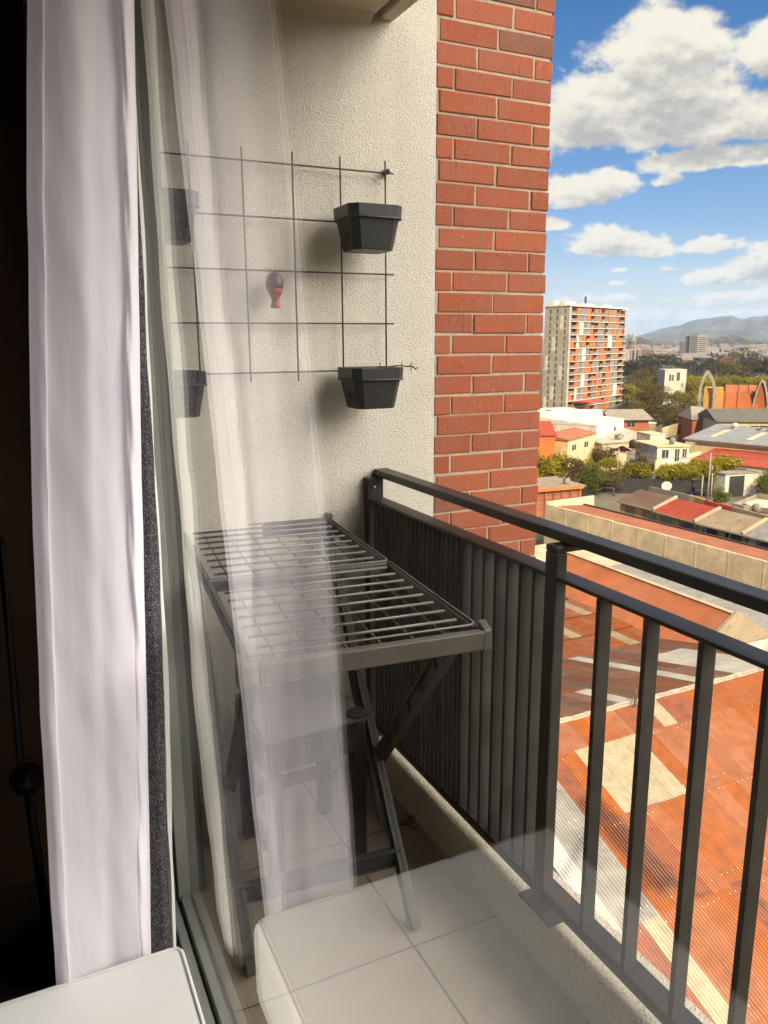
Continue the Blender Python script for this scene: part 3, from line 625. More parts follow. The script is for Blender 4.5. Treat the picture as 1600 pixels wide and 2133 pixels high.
P_DK = paint('dark', (.035, .033, .032)); P_BEIGE = paint('beige', (.40, .31, .20), dirt=(.22, .17, .11), dscale=1.2); P_REDR = paint('red_roof', (.44, .06, .018), dirt=(.32, .07, .03), dscale=.8)
P_RUSTR = paint('rust_roof', (.38, .115, .04), dirt=(.34, .10, .04), dscale=.3); P_BLUEG = paint('blue_grey', (.28, .29, .31)); P_BRICKO = paint('brick_orange', (.46, .15, .06), dirt=(.36, .12, .055), dscale=.6)
GLASSW = mat('dark_window', (.035, .036, .038), .15, .2, 2, spec=.8)
SCREW = mat('screw_heads', (.75, .7, .62), .4)
def corr(mb, o, u, v, nu, lv, pitch, amp, seg=6, nrm=None, scr=None):
    """one corrugated sheet: nu waves along u, length lv along v"""
    o, u, v = Vector(o), Vector(u).normalized(), Vector(v).normalized(); nn = nrm or u.cross(v).normalized()
    if nn.z < 0: nn = -nn
    b = len(mb.v); n = nu*seg
    for i in range(n+1):
        x = i*pitch/seg; h = amp*math.sin(2*math.pi*i/seg)
        mb.v.append(o+u*x+nn*h); mb.v.append(o+u*x+v*lv+nn*h)
    for i in range(n): mb.f.append((b+2*i, b+2*i+2, b+2*i+3, b+2*i+1))
    if scr is not None:
        for fr_ in (.12, .9):
            for i in range(0, nu, 2):
                if rnd.random() < .5:
                    c = o+u*((i+.25)*pitch)+v*(lv*fr_)+nn*(amp+.004); scr.add([c-u*.022-v*.024, c+u*.022-v*.024, c+u*.022+v*.024, c-u*.022+v*.024], [(0, 1, 2, 3)])
def roofplane(name_parts, root, o, u, v, nu_sheets, rows, waves, pitch, amp, lv, pick, scr=None, lap=.22, lift=.012):
    """rows of overlapping sheets, each sheet sent to the collector that pick() names"""
    o, u, v = Vector(o), Vector(u).normalized(), Vector(v).normalized(); nn = u.cross(v); nn = nn if nn.z > 0 else -nn; nn.normalize()
    for j in range(rows):
        for i in range(nu_sheets):
            k = pick(i, j)
            if k is None: continue
            jit = rnd.uniform(-.06, .06)
            corr(name_parts[k], o+u*(i*waves*pitch)+v*(j*lv-lap*.5+jit)+nn*(lift*((j % 2)*1.0)+.014*(rows-j)+.006*(i % 2)), u, v, waves, lv+lap, pitch, amp, nrm=nn, scr=scr)
# --- the large corrugated roof right below the balcony (gable, ridge across the view)
SLP = .34; X0, XR, YRD, ZRD = 19.4, 47.0, 32.3, -21.0
hall = thing('warehouse', 'near warehouse roofed with orange, cream and grey corrugated sheets', 'warehouse', (33, 27, GZ))
MB().hexa([(X0+.3, 13, GZ), (XR, 13, GZ), (XR, 44.9, GZ), (X0+.3, 44.9, GZ)], [(X0+.3, 13, ZRD-SLP*(YRD-13)-.25), (XR, 13, ZRD-SLP*(YRD-13)-.25), (XR, 44.9, -24.5), (X0+.3, 44.9, -24.5)]).build('wall', PALE, hall)
cs_ = math.sqrt(1+SLP*SLP); PT = .177
parts = {k: MB() for k in 'ocgrw'}; sc1 = MB()
ROWY = [31.9, 30.6, 26.5, 21.9, 17.3, 12.7]
def pickE(i, j, rows=4): pass
# sheets run down the slope from the ridge; columns of 14 waves
colw = 6*PT
xs = [19.95, 20.95, 22.95]+[23.45+colw*i for i in range(0, 22)]
rows = [(32.25, 30.5), (30.5, 26.5), (26.5, 21.9), (21.9, 17.3), (17.3, 12.6)]
for ci in range(-3, 22):
    x = 23.45+colw*ci; nwv = 6
    for rj, (ya, yb) in enumerate(rows):
        k = 'o'
        if ci in (-2, -1): k = 'g' if rj in (1, 2) else 'r'
        if ci == -1 and rj >= 3: k = 'c'
        if ci == -1 and rj == 3: k = 'c'
        if ci == -3: k = 'w'
        if ci == 0 and rj in (1, ): k = 'r'
        if ci in (2, 3, 4, 5) and rj == 1: k = 'c'
        if ci in (8, ) and rj == 0: k = 'c'
        if ci in (6, 7, 9, 10) and rj == 0: k = 'r'
        if rnd.random() < .07 and k == 'o': k = 'r'
        dy = rnd.uniform(-.05, .05); ln = (ya-yb)*cs_+.28
        o = (x, ya+dy, ZRD-SLP*(YRD-ya-dy)+.03+.02*(len(rows)-rj)+.008*(ci % 2))
        tgt = parts['o'] if k == 'o' else MB()
        corr(tgt, o, (1, 0, 0), (0, -1, -SLP), nwv, ln, PT, .024, scr=sc1 if rj else None, nrm=Vector((0, -SLP, 1)).normalized())
        if k != 'o': tgt.build({'r': 'red_brown_roof_sheet', 'c': 'cream_skylight_sheet', 'g': 'grey_roof_sheet', 'w': 'white_edge_sheet'}[k], {'r': REDBR, 'c': CREAMS, 'g': GREYS, 'w': WHITES}[k], hall)
bp = MB()
for k in range(5): bp = bp
bparts = {k: MB() for k in 'bw'}
for ci in range(-3, 22):
    x = 23.45+colw*ci
    for rj, (ya, yb) in enumerate([(32.4, 36.6), (36.6, 40.8), (40.8, 45.2)]):
        k = 'b'
        if ci in (13, ) and True: k = 'w'
        if ci in (7, ) and rj == 0: k = 'w'
        if 16 <= ci <= 19 and rj in (0, 1): k = 'w'
        S2 = .25; dy = rnd.uniform(-.05, .05)
        o = (x, ya+dy, ZRD-S2*(ya+dy-YRD)+.03+.02*(3-rj)+.008*(ci % 2))
        tgt = bparts['b'] if k == 'b' else MB()
        corr(tgt, o, (1, 0, 0), (0, 1, -S2), 6, (yb-ya)*1.03+.25, PT, .024, scr=sc1 if k == 'b' else None, nrm=Vector((0, S2, 1)).normalized())
        if k == 'w': tgt.build('white_skylight_sheet', WHITES, hall)
parts['o'].build('orange_roof_sheet', ORANGE, hall)
bparts['b'].build('weathered_roof_sheet', BROWNW, hall); sc1.build('roof_screw', SCREW, hall)
rc = MB()
for i in range(26):
    xa = X0+i*1.08; dz = rnd.uniform(-.02, .02); rc.bar((xa, YRD+rnd.uniform(-.05, .05), ZRD+.09+dz), (xa+1.06, YRD+rnd.uniform(-.05, .05), ZRD+.09+dz), .42+rnd.uniform(-.06, .06), .05)
rc.build('ridge_cap', paint('ridge_mortar', (.58, .50, .38), dirt=(.3, .25, .2), dscale=2), hall)
MB().box(X0-1.2, X0+.29, 10, 46, GZ, -26.2).build('edge_wall', PALE, hall)
# loose debris by the ridge
db = MB(); c = P(1318, 1470, -20.9)
for i in range(5): db.bar(c+Vector((rnd.uniform(-.3, .3), rnd.uniform(-.2, .2), -.1)), c+Vector((rnd.uniform(-.2, .6), rnd.uniform(-.2, .2), rnd.uniform(.5, 1.0))), .06, .03)
tag(db.build('scrap_timber', paint('old_timber', (.20, .15, .10))), 'loose scrap boards leaning at the ridge of the near warehouse', 'scrap')
# --- flat orange roof beyond it
low = thing('low_warehouse', 'low shed with a faded orange roof between the weathered roof and the gabled shed', 'warehouse', (43, 51, GZ))
MB().box(36.2, 47.3, 45.3, 57.4, GZ, -24.75).build('wall', PALE, low)
lp_ = {k: MB() for k in 'ow'}
for ci in range(10):
    for rj in range(3):
        k = 'w' if (ci, rj) in ((4, 1), (7, 2), (8, 0)) else 'o'
        corr(lp_[k], (36.1+ci*1.13, 57.4-rj*4.05, -24.55+.0*rj+.02*(3-rj)+.006*(ci % 2)), (1, 0, 0), (0, -1, .02), 10, 4.3, .113, .02, 4, nrm=Vector((0, 0, 1)))
lp_['o'].build('orange_roof_sheet', ORANGE, low); lp_['w'].build('pale_roof_sheet', CREAMS, low)
# --- gabled shed with the ridge running away
gs = thing('gabled_warehouse', 'long gabled shed with a smooth orange roof and white gable walls', 'warehouse', (52, 53, GZ))
MB().hexa([(47.6, 42.6, GZ), (56.4, 42.6, GZ), (56.4, 64.2, GZ), (47.6, 64.2, GZ)], [(47.6, 42.6, -24.6), (56.4, 42.6, -24.6), (56.4, 64.2, -24.6), (47.6, 64.2, -24.6)]).build('wall', P_WHITE, gs)
gm = MB()
for ya, yb in ((42.3, 42.6), (64.0, 64.35)): gm.hexa([(47.5, ya, -24.6), (56.5, ya, -24.6), (56.5, yb, -24.6), (47.5, yb, -24.6)], [(51.8, ya, -21.75), (52.2, ya, -21.75), (52.2, yb, -21.75), (51.8, yb, -21.75)])
gm.build('gable_wall', P_BEIGE, gs)
go, gg = MB(), MB()
for ci in range(18):
    corr(go, (47.2, 42.7+ci*1.19, -24.55+.006*(ci % 2)), (0, 1, 0), (4.8, 0, 2.52), 7, 5.45, .17, .025, 4, nrm=Vector((-.46, 0, .88)))
    corr(gg, (52.0, 42.7+ci*1.19, -22.03), (0, 1, 0), (4.8, 0, -2.52), 7, 5.45, .17, .025, 4, nrm=Vector((.46, 0, .88)))
go.build('orange_roof_sheet', ptint('plain_orange_sheet', (.40, .118, .034), isl=.03, streak=.2, dirt=(.33, .10, .03), dscale=.25, rough=.6), gs); gg.build('grey_roof_sheet', GREYS, gs)
MB().bar((52, 42.4, -21.98), (52, 64.2, -21.98), .5, .06).build('ridge_cap', paint('pale_cap', (.55, .44, .28)), gs)
# strip of grey roof between the shed and the long parapet wall
tag(MB().box(56.6, 64.6, 30, 66, GZ, -25.0).build('grey_shed', GREYS), 'narrow grey shed roof between the gabled shed and the long parapet wall', 'shed')
tag(MB().prism([(42, 58.5), (47.2, 58.5), (47.4, 65), (63.5, 66.5), (63.5, 77), (42, 77)], GZ, -24.9).build('flat_roof_building', paint('pale_roof', (.70, .56, .38), dirt=(.58, .45, .30), dscale=.3)), 'pale flat roofed building beside the gabled shed and brick pier', 'building')
# --- long warehouse with parapet
A0, A1 = P(1136, 1049, -22), P(1600, 1170, -22); ad = (A1-A0).normalized(); an = Vector((-ad.y, ad.x, 0));  an = an if an.x > 0 else -an
A2 = A0+ad*62
lw = thing('long_warehouse', 'long warehouse with a weathered cream parapet wall and rust red flat roof', 'warehouse', (A0+A1)/2+Vector((3, 0, -8)))
pw = MB(); step = 4.2; k = 0
while k*step < 62:
    a = A0+ad*(k*step); b = A0+ad*(k*step+step-.18); dz = -.08*rnd.random()
    pw.prism([a, b, b+an*.3, a+an*.3], GZ, -22+dz); c = b+ad*.18
    pw.prism([b-an*.05, c-an*.05, c+an*.3, b+an*.3], GZ, -22.06); k += 1
pw.build('parapet_wall', PALE, lw)
rf = MB(); q = [A0+an*.32, A2+an*.32, A2+an*7.0, A0+an*7.0]; rf.slab([v+Vector((0, 0, -.42-(.5 if i in (2, 3) else 0))) for i, v in enumerate(q)], .2); rf.build('roof', P_RUSTR, lw)
MB().prism([A0+an*7.02, A2+an*7.02, A2+an*7.3, A0+an*7.3], GZ, -22.75).build('back_wall', P_DK, lw)
MB().prism([A0+an*.33-ad*.3, A0+an*.33, A0+an*7.3, A0+an*7.3-ad*.3], GZ, -22.25).build('end_wall', PALE, lw)
yw = MB(); yw.bar(P(1139, 1045, -23.2)+Vector((0, 0, -3)), P(1237, 1032, -23.2)+Vector((0, 0, -3)), .3, 6); tag(yw.build('yard_wall', PALE), 'pale concrete yard wall at the far end of the long warehouse', 'wall')
# --- row of four low houses behind it
def rowhouse(e0, e1, r0, r1, roofm, label, wallm, winlist, ze=-24.4, zr=-22.8):
    E0, E1, R0, R1 = P(*e0, ze), P(*e1, ze), P(*r0, zr), P(*r1, zr)
    h = thing('row_house', label, 'house', ((E0+E1)/2*1.0+Vector((0, 0, GZ-ze))), 'row of low houses behind the long warehouse')
    s_ = MB().slab([E0, E1, R1, R0], .16); s_.build('roof', roofm, h)
    n = (R0-E0); n.z = 0; n.normalize(); f = E1-E0; i_ = n*.7
    wl = MB(); up = Vector((0, 0, -.22)); b = [E0+i_, E1+i_, R1, R0]
    wl.hexa([Vector((v.x, v.y, GZ)) for v in b], [v+up+(Vector((0, 0, (zr-ze)*.10)) if j < 2 else Vector((0, 0, -.02))) for j, v in enumerate(b)]); wl.build('wall', wallm, h)
    for (a, c, z0, z1, m, nm) in winlist:
        p0 = E0+f*a+n*.66; p1 = E0+f*c+n*.66; q = MB(); q.hexa([Vector((v.x, v.y, z0)) for v in (p0, p1, p1+n*.06, p0+n*.06)], [Vector((v.x, v.y, z1)) for v in (p0, p1, p1+n*.06, p0+n*.06)]); q.build(nm, m, h)
    pr = MB(); pr.bar(E1+Vector((0, 0, .12)), R1+Vector((0, 0, .12)), .34, .36); pr.build('party_parapet', paint('parapet', (.62, .50, .34)), h)
    MB().bar(E0+Vector((0, 0, -.10)), E1+Vector((0, 0, -.10)), .08, .22).build('fascia', paint('fascia', (.45, .38, .28)), h)
    return h
rowhouse((1285, 1043), (1360, 1062), (1334, 1019), (1410, 1036), P_BR, 'low house with a dark brown roof and yellow panels below the eave', P_GREY, [(.0, .14, -26.2, -24.7, P_YEL, 'yellow_panel'), (.42, .62, -26.4, -24.9, P_YEL, 'yellow_panel'), (.2, .34, -26.3, -24.9, P_BEIGE, 'window'), (.7, .95, -26.3, -24.9, P_BEIGE, 'window')])
rowhouse((1360, 1064), (1446, 1087), (1410, 1038), (1501, 1059), P_REDR, 'low house with a bright red roof in the middle of the row', P_BEIGE, [(.0, .1, -26, -24.8, P_YEL, 'yellow_panel'), (.4, .56, -26.2, -25.0, P_YEL, 'yellow_panel'), (.62, .9, -26.2, -24.9, GLASSW, 'window')])
rowhouse((1448, 1089), (1546, 1113), (1501, 1060), (1598, 1082), P_BEIGE, 'low house with a mottled beige roof, white fascia and dark windows', P_DK, [(.0, .1, -26.2, -24.8, P_YEL, 'yellow_panel'), (.14, .17, -26.2, -24.7, P_WHITE, 'mullion'), (.42, .58, -26.2, -24.9, P_YEL, 'yellow_panel'), (.66, .69, -26.2, -24.7, P_WHITE, 'mullion'), (.92, 1.0, -26.2, -24.8, P_YEL, 'yellow_panel')])
rowhouse((1548, 1114), (1650, 1139), (1600, 1083), (1700, 1104), GREYS, 'low house with a plain grey roof at the right end of the row', P_GREY, [(.05, .2, -26.2, -24.8, P_WHITE, 'window'), (.3, .45, -26.2, -24.9, GLASSW, 'window')])
# wall with painted panels behind the row
mw = thing('painted_wall', 'street wall behind the low houses with yellow and red painted panels', 'wall', P(1440, 1045, -23.0)+Vector((0, 0, -7)))
def seg(px0, py0, px1, py1, z, m, nm, off=0.):
    a, b = P(px0, py0, z), P(px1, py1, z); q = MB(); n = Vector((-(b-a).y, (b-a).x, 0)).normalized()
    q.prism([a, b, b+n*.25, a+n*.25], GZ, z); q.build(nm, m, mw)
seg(1352, 1013, 1436, 1031, -22.4, CONC, 'concrete_panel'); seg(1436, 1031, 1447, 1034, -22.4, P_CREAM, 'cream_panel'); seg(1447, 1034, 1467, 1041, -22.4, P_YEL, 'yellow_panel')
seg(1467, 1041, 1495, 1049, -22.4, P_RED, 'red_panel'); seg(1496, 1049, 1526, 1056, -22.4, P_RED, 'red_panel'); seg(1526, 1056, 1660, 1090, -22.4, P_BEIGE, 'beige_panel')
# ---------------------------------------------------------------- generic house: walls, roof slab, framed windows
def house(name, label, cat, a, b, zt, depth, wm, rm, wins=(), roof='flat', over=.3, group=None, rise=1.5, zb=None, side=0, zw=None):
    A, B = P(a[0], a[1], zt), P(b[0], b[1], zt)
    B.z = A.z
    u = (B-A); L = u.length; u.normalize(); n = Vector((-u.y, u.x, 0))
    if n.dot(A) < 0: n = -n
    zb = GZ if zb is None else zb
    h = thing(cat.replace(' ', '_'), label, cat, (A+B)/2+n*depth/2+Vector((0, 0, zb-zt)), group)
    q = [A, B, B+n*depth, A+n*depth]
    MB().prism(q, zb, zt).build('wall', wm, h)
    o = over; r = [A-u*o-n*o, B+u*o-n*o, B+u*o+n*(depth+o), A-u*o+n*(depth+o)]; up = Vector((0, 0, 1))
    rb = MB()
    if roof == 'flat': rb.hexa([v+up*.004 for v in r], [v+up*.28 for v in r])
    elif roof == 'parapet':
        for i in range(4):
            v0, v1 = r[i], r[(i+1) % 4]; rb.bar(v0+up*.35, v1+up*.35, .25, .7)
    elif roof == 'shed': rb.hexa([v+up*.004 for v in r], [v+up*(.2+(rise if i > 1 else 0)) for i, v in enumerate(r)])
    elif roof == 'gable':      # ridge parallel to the front
        m0, m1 = (r[0]+r[3])/2+up*rise, (r[1]+r[2])/2+up*rise
        rb.add([v+up*.004 for v in r]+[m0, m1], [(0, 1, 5, 4), (2, 3, 4, 5), (3, 0, 4), (1, 2, 5), (3, 2, 1, 0)])
    elif roof == 'hip':
        m0, m1 = (r[0]+r[3])/2+up*rise+u*L*.3, (r[1]+r[2])/2+up*rise-u*L*.3
        rb.add([v+up*.004 for v in r]+[m0, m1], [(0, 1, 5, 4), (2, 3, 4, 5), (3, 0, 4), (1, 2, 5), (3, 2, 1, 0)])
    rb.build('roof', rm, h)
    for (u0, u1, z0, z1) in wins:
        p0, p1 = A+u*(L*u0), A+u*(L*u1); w0, w1 = zt-z1, zt-z0
        g = MB(); q = [p0-n*.02, p1-n*.02, p1+n*.05, p0+n*.05]; g.prism(q, w0, w1); fo = g.build('window', GLASSW, h)
        fb = MB(); fb.bar(p0+up*(w0-zt)-n*.03, p1+up*(w0-zt)-n*.03, .12, .1); fb.bar(p0+up*(w1-zt)-n*.03, p1+up*(w1-zt)-n*.03, .08, .08)
        mid = (p0+p1)/2; fb.bar(mid+up*(w0-zt)-n*.03, mid+up*(w1-zt)-n*.03, .07, .07)
        f2 = fb.build('frame', P_WHITE, h); f2.parent = fo
        ROOT[f2.name] = ROOT[fo.name]
    return h, A, B, u, n
HG = 'houses across the street'
# left group, near the brick pier
hh, A, B, u, n = house('house', 'low building with a salmon wall and worn flat roof beside the brick pier', 'building', (1105, 1022), (1212, 1013), -25.2, 9, P_BRICKO, paint('worn_roof', (.36, .27, .18), dirt=(.22, .17, .12), dscale=.5), over=.5)
MB().bar(A-n*.62+Vector((0, 0, .02)), B-n*.62+Vector((0, 0, .02)), .12, .55).build('fascia', P_OR, hh)
for k in range(6):
    q = A+u*(1.2+k*(B-A).length/6)-n*.08; MB().bar(Vector((q.x, q.y, GZ)), q+Vector((0, 0, -.3)), .28, .16, u).build('pilaster', P_BRICKO, hh)
for k in range(4):
    z = -26.3-k*.75; MB().bar(Vector((A.x, A.y, z))-n*.02, Vector((B.x, B.y, z))-n*.02, .05, .06).build('wall_groove', P_BR, hh)
house('house', 'bright orange house under the terracotta roof beside the brick pier', 'house', (1112, 908), (1157, 908), -19.6, 9, P_OR, P_REDR, roof='shed', rise=2)
house('house', 'tall blank pale yellow gable wall house behind the street trees', 'house', (1183, 918), (1240, 903), -21.5, 5, P_CREAM, paint('clay_roof', (.42, .14, .06)), [(.16, .3, 1.2, 2.6), (.6, .74, 1.2, 2.6)], roof='shed', rise=1.0)
house('house', 'broad white house with a long low roof right of the brick pier', 'house', (1112, 882), (1255, 884), -21.5, 16, P_CREAM, P_WHITE, [(.55, .62, .6, 1.6), (.75, .8, .6, 1.6)], roof='gable', rise=3.2)
house('house', 'white cubic house with one small dark window, lit brightly', 'house', (1243, 888), (1300, 874), -20.2, 18, P_WHITE, P_WHITE, [(.62, .72, 1.2, 2.4)], roof='shed', rise=1.6, over=.1)
house('house', 'small white stair tower on the white house in front of the apartment tower', 'house', (1152, 857), (1210, 855), -18.6, 8, P_WHITE, P_WHITE, [(.45, .55, .8, 3), (.8, .9, .8, 2.4)], roof='flat', over=.05)
house('house', 'house with a grey hipped roof and white fascia by the big olive tree', 'house', (1278, 875), (1352, 874), -20.5, 14, P_BRICKO, paint('grey_hip', (.32, .28, .22)), [(.4, .6, .6, 2)], roof='gable', rise=2.2, over=1.0)
house('house', 'flat white annex in front of the grey hipped roof house', 'house', (1300, 886), (1366, 882), -22.4, 10, P_BEIGE, P_WHITE, roof='flat', over=.2)
house('house', 'wide pale grey metal roofed shed behind the loose street tree', 'shed', (1255, 925), (1385, 916), -23.8, 18, PALE, paint('pale_grey_roof', (.52, .45, .36)), [(.12, .2, 1, 2.4), (.3, .38, 1, 2.4), (.55, .62, 1, 3.2)], roof='shed', rise=1.4)
house('house', 'small white box house on the pale grey shed roof', 'house', (1355, 907), (1386, 906), -20.8, 6, P_WHITE, P_CREAM, roof='flat', over=.06)
hh, A, B, u, n = house('house', 'white two storey house with a roof terrace behind the clipped trees', 'house', (1370, 932), (1436, 930), -20.9, 9, P_WHITE, P_CREAM, [(.15, .36, .5, 2.2), (.56, .7, .4, 3), (.8, .93, .4, 2.2)], roof='flat', over=.25)
tb = MB(); a_, b_ = P(1365, 962, -23.6), P(1460, 943, -23.6); b_.z = a_.z; tb.bar(a_+Vector((0, 0, -.9)), b_+Vector((0, 0, -.9)), .25, 2.4); tb.build('terrace_wall', P_CREAM, hh)
tb = MB(); uu = (b_-a_).normalized(); nn = Vector((-uu.y, uu.x, 0)); tb.prism([a_, b_, b_+nn*6, a_+nn*6], GZ, -25.7); tb.build('lower_storey', P_WHITE, hh)
# red-roofed sheds, cream warehouse with roof turbines, cream apartment house
hh, A, B, u, n = house('warehouse', 'cream walled warehouse with a blue grey roof, skylights and roof turbines', 'warehouse', (1428, 915), (1660, 936), -21.6, 15, P_CREAM, P_BLUEG, roof='shed', rise=2.0, over=.4)
MB().bar(A+u*3+Vector((0, 0, -.15))-n*.5, B+Vector((0, 0, -.15))-n*.5, .16, .4).build('gutter', P_BR, hh)
for k in range(6):
    c = A+u*(4+k*8.0)+n*3; cz = c+n*7.5
    s_ = MB(); s_.slab([c+Vector((0, 0, .72)), c+u*1.2+Vector((0, 0, .72)), cz+u*1.2+Vector((0, 0, 1.66)), cz+Vector((0, 0, 1.66))], .06); s_.build('skylight', P_CREAM, hh)
    t0 = c+n*9.5+u*1.2; MB().lathe(t0+Vector((0, 0, 1.6)), [(.35, 0), (.35, .55), (.62, .6), (.75, .95), (.55, 1.35), (.1, 1.5)], 12).build('roof_turbine', P_WHITE, hh)
house('house', 'red metal roof shed below the cream warehouse wall', 'shed', (1445, 958), (1660, 984), -24.6, 9, P_WHITE, P_REDR, roof='shed', rise=1.6)
house('house', 'brownish fibre cement roofed shed right of the clipped trees', 'shed', (1533, 977), (1660, 978), -25.2, 7, CONC, paint('fibre_cement', (.26, .20, .13), dirt=(.2, .15, .1)), roof='shed', rise=1.2)
hh, A, B, u, n = house('house', 'long cream garden wall building with a dark arched gate', 'building', (1512, 990), (1660, 979), -25.6, 3, P_WHITE, CONC, roof='flat', over=.12)
MB().prism([A+u*1.0-n*.05, A+u*4.6-n*.05, A+u*4.6+n*.05, A+u*1.0+n*.05], GZ, -25.9).build('gate', P_DK, hh)
house('house', 'dark grey fence wall under the clipped tree row', 'wall', (1282, 1000), (1500, 1003), -27.3, .4, P_DK, P_DK, roof='flat', over=.02)
house('house', 'small flat concrete roofed shop near the right edge, below the parked cars', 'shop', (1528, 1058), (1660, 1076), -25.4, 10, PALE, CONC, roof='parapet', over=.1)
hh, A, B, u, n = house('apartment_house', 'cream two storey apartment house with a broad grey roof in front of the church', 'house', (1497, 878), (1660, 879), -19.6, 18, P_CREAM, paint('slate_grey_roof', (.135, .125, .10)), [(.14, .2, .9, 2.6), (.42, .64, .9, 3.4), (.13, .2, 4.4, 6), (.41, .63, 4.6, 7.2), (.82, .95, .9, 3.4)], roof='gable', rise=2.4, over=.7)
house('house', 'low rust coloured hall with a rounded grey roof left of the cream apartment house', 'building', (1443, 874), (1484, 874), -20.5, 12, P_BRICKO, paint('grey_vault', (.34, .30, .25)), roof='hip', rise=3.0, over=.4)
tag(MB().bar(P(1380, 903, -24), P(1428, 888, -24), .3, 3).build('stone_wall', PALE), 'low pale stone wall with grass on top below the olive tree', 'wall')
# ---------------------------------------------------------------- church with vaulted orange roofs
VLT = ptint('vault_orange', (.50, .135, .030), var=.12, scale=.12); RIB = paint('vault_rib', (.20, .055, .02)); OCH = paint('ochre', (.66, .36, .07)); STO = paint('old_stone', (.46, .38, .29), dirt=(.25, .2, .15), dscale=1)
CD = 300.
ch = thing('church', 'modern church with orange barrel vault roofs and an ochre bell tower', 'church', PD(1530, 868, CD).xy.to_3d()+Vector((0, 0, GZ)))
c0 = PD(1474, 857, CD); c1 = PD(1578, 857, CD); zt_ = PD(1500, 818, CD).z; zb_ = c0.z-6
au = (c1-c0); au.z = 0; La = au.length; au.normalize(); av = Vector((-au.y, au.x, 0))
def vault(o, u, v, L, R, zb, zt, name, m, n=14, taper=0.):
    vb = MB()
    def fn(a, b):
        th = math.pi*b; s = 1-taper*a
        return o+u*(L*a)+v*(R-R*math.cos(th))*s+Vector((0, 0, zb-o.z+(zt-zb)*math.sin(th)**.8*s))
    vb.grid(fn, 10, n); vb.build(name, m, ch, smooth=True)
    for k in (0, .33, .58, .9):
        rb = MB(); rb.tube([fn(k, j/n)+Vector((0, 0, .12)) for j in range(n+1)], .16, 5); rb.build('vault_rib', RIB, ch)
vault(c0, au, av, La, 11, zb_, zt_, 'barrel_vault', VLT)
MB().hexa([c0-au*1.5+Vector((0, 0, -9)), c0+Vector((0, 0, -9)), c0+av*22+Vector((0, 0, -9)), c0-au*1.5+av*22+Vector((0, 0, -9))], [c0-au*.3+Vector((0, 0, 4)), c0+Vector((0, 0, 4)), c0+av*22+Vector((0, 0, 4)), c0-au*.3+av*22+Vector((0, 0, 4))]).build('vault_end_wall', OCH, ch)
o2 = PD(1510, 822, CD+24); vault(o2, au, av, 14, 9, o2.z-4, PD(1530, 804, CD+24).z, 'barrel_vault', VLT)
# pointed shells at the crossing
def shell(bl, br, tp, dep, m, gz=None):
    L_, R_, T_ = PD(bl[0], bl[1], CD+2), PD(br[0], br[1], CD+2), PD(tp[0], tp[1], CD+2)
    s_ = MB(); n = 10
    def arc(t, back):
        x = t*2-1; base = L_+(R_-L_)*t; hgt = (1-abs(x)**1.8); c = Vector((base.x, base.y, L_.z+(R_.z-L_.z)*t+(T_.z-(L_.z+R_.z)/2)*hgt)); return c+av*back
    s_.grid(lambda a, b: arc(a, dep*b), 14, 2); s_.build('roof_shell', m, ch, smooth=True)
    e = MB(); e.tube([arc(k/14, -.1) for k in range(15)], .35, 5); e.build('shell_rim', STO, ch)
    g = MB(); g.grid(lambda a, b: L_+(arc(a, .6)-L_)*b if False else Vector((arc(a, .6).x, arc(a, .6).y, (L_.z-3)*(1-b)+arc(a, .6).z*b)), 14, 1); g.build('shell_glazing', gz or mat_shell, ch)
mat_shell = paint('blue_glazing', (.05, .06, .14))
shell((1564, 862), (1600, 850), (1578, 794), 16, VLT, VLT); shell((1588, 870), (1668, 866), (1622, 800), 12, VLT)
# ochre tower and pointed arch
t0, t1 = PD(1463, 866, CD-8), PD(1502, 866, CD-8); t1.z = t0.z; ztw = PD(1480, 808, CD-8).z
MB().prism([t0, t1, t1+av*7, t0+av*7], GZ, ztw).build('bell_tower', OCH, ch)
ar = thing('pointed_arch', 'tall grey pointed stone arch standing beside the ochre church tower', 'arch', PD(1471, 870, CD-10).xy.to_3d()+Vector((0, 0, GZ)))
arc_ = MB(); l0 = [(1456, 862), (1457, 830), (1460, 805), (1466, 788), (1474, 773)]; r0 = [(1490, 830), (1489, 810), (1485, 793), (1480, 782), (1474, 773)]
for pl in (l0, r0):
    pp = [PD(x, y, CD-10) for x, y in pl]
    pp[0] = Vector((pp[0].x, pp[0].y, GZ))
    for p, q in zip(pp, pp[1:]): arc_.bar(p, q+(q-p).normalized()*.15, 1.0, 1.2, av)
arc_.build('arch_legs', STO, ar)
CLUT = random.Random(9)
def clutter(hname, k):
    pass
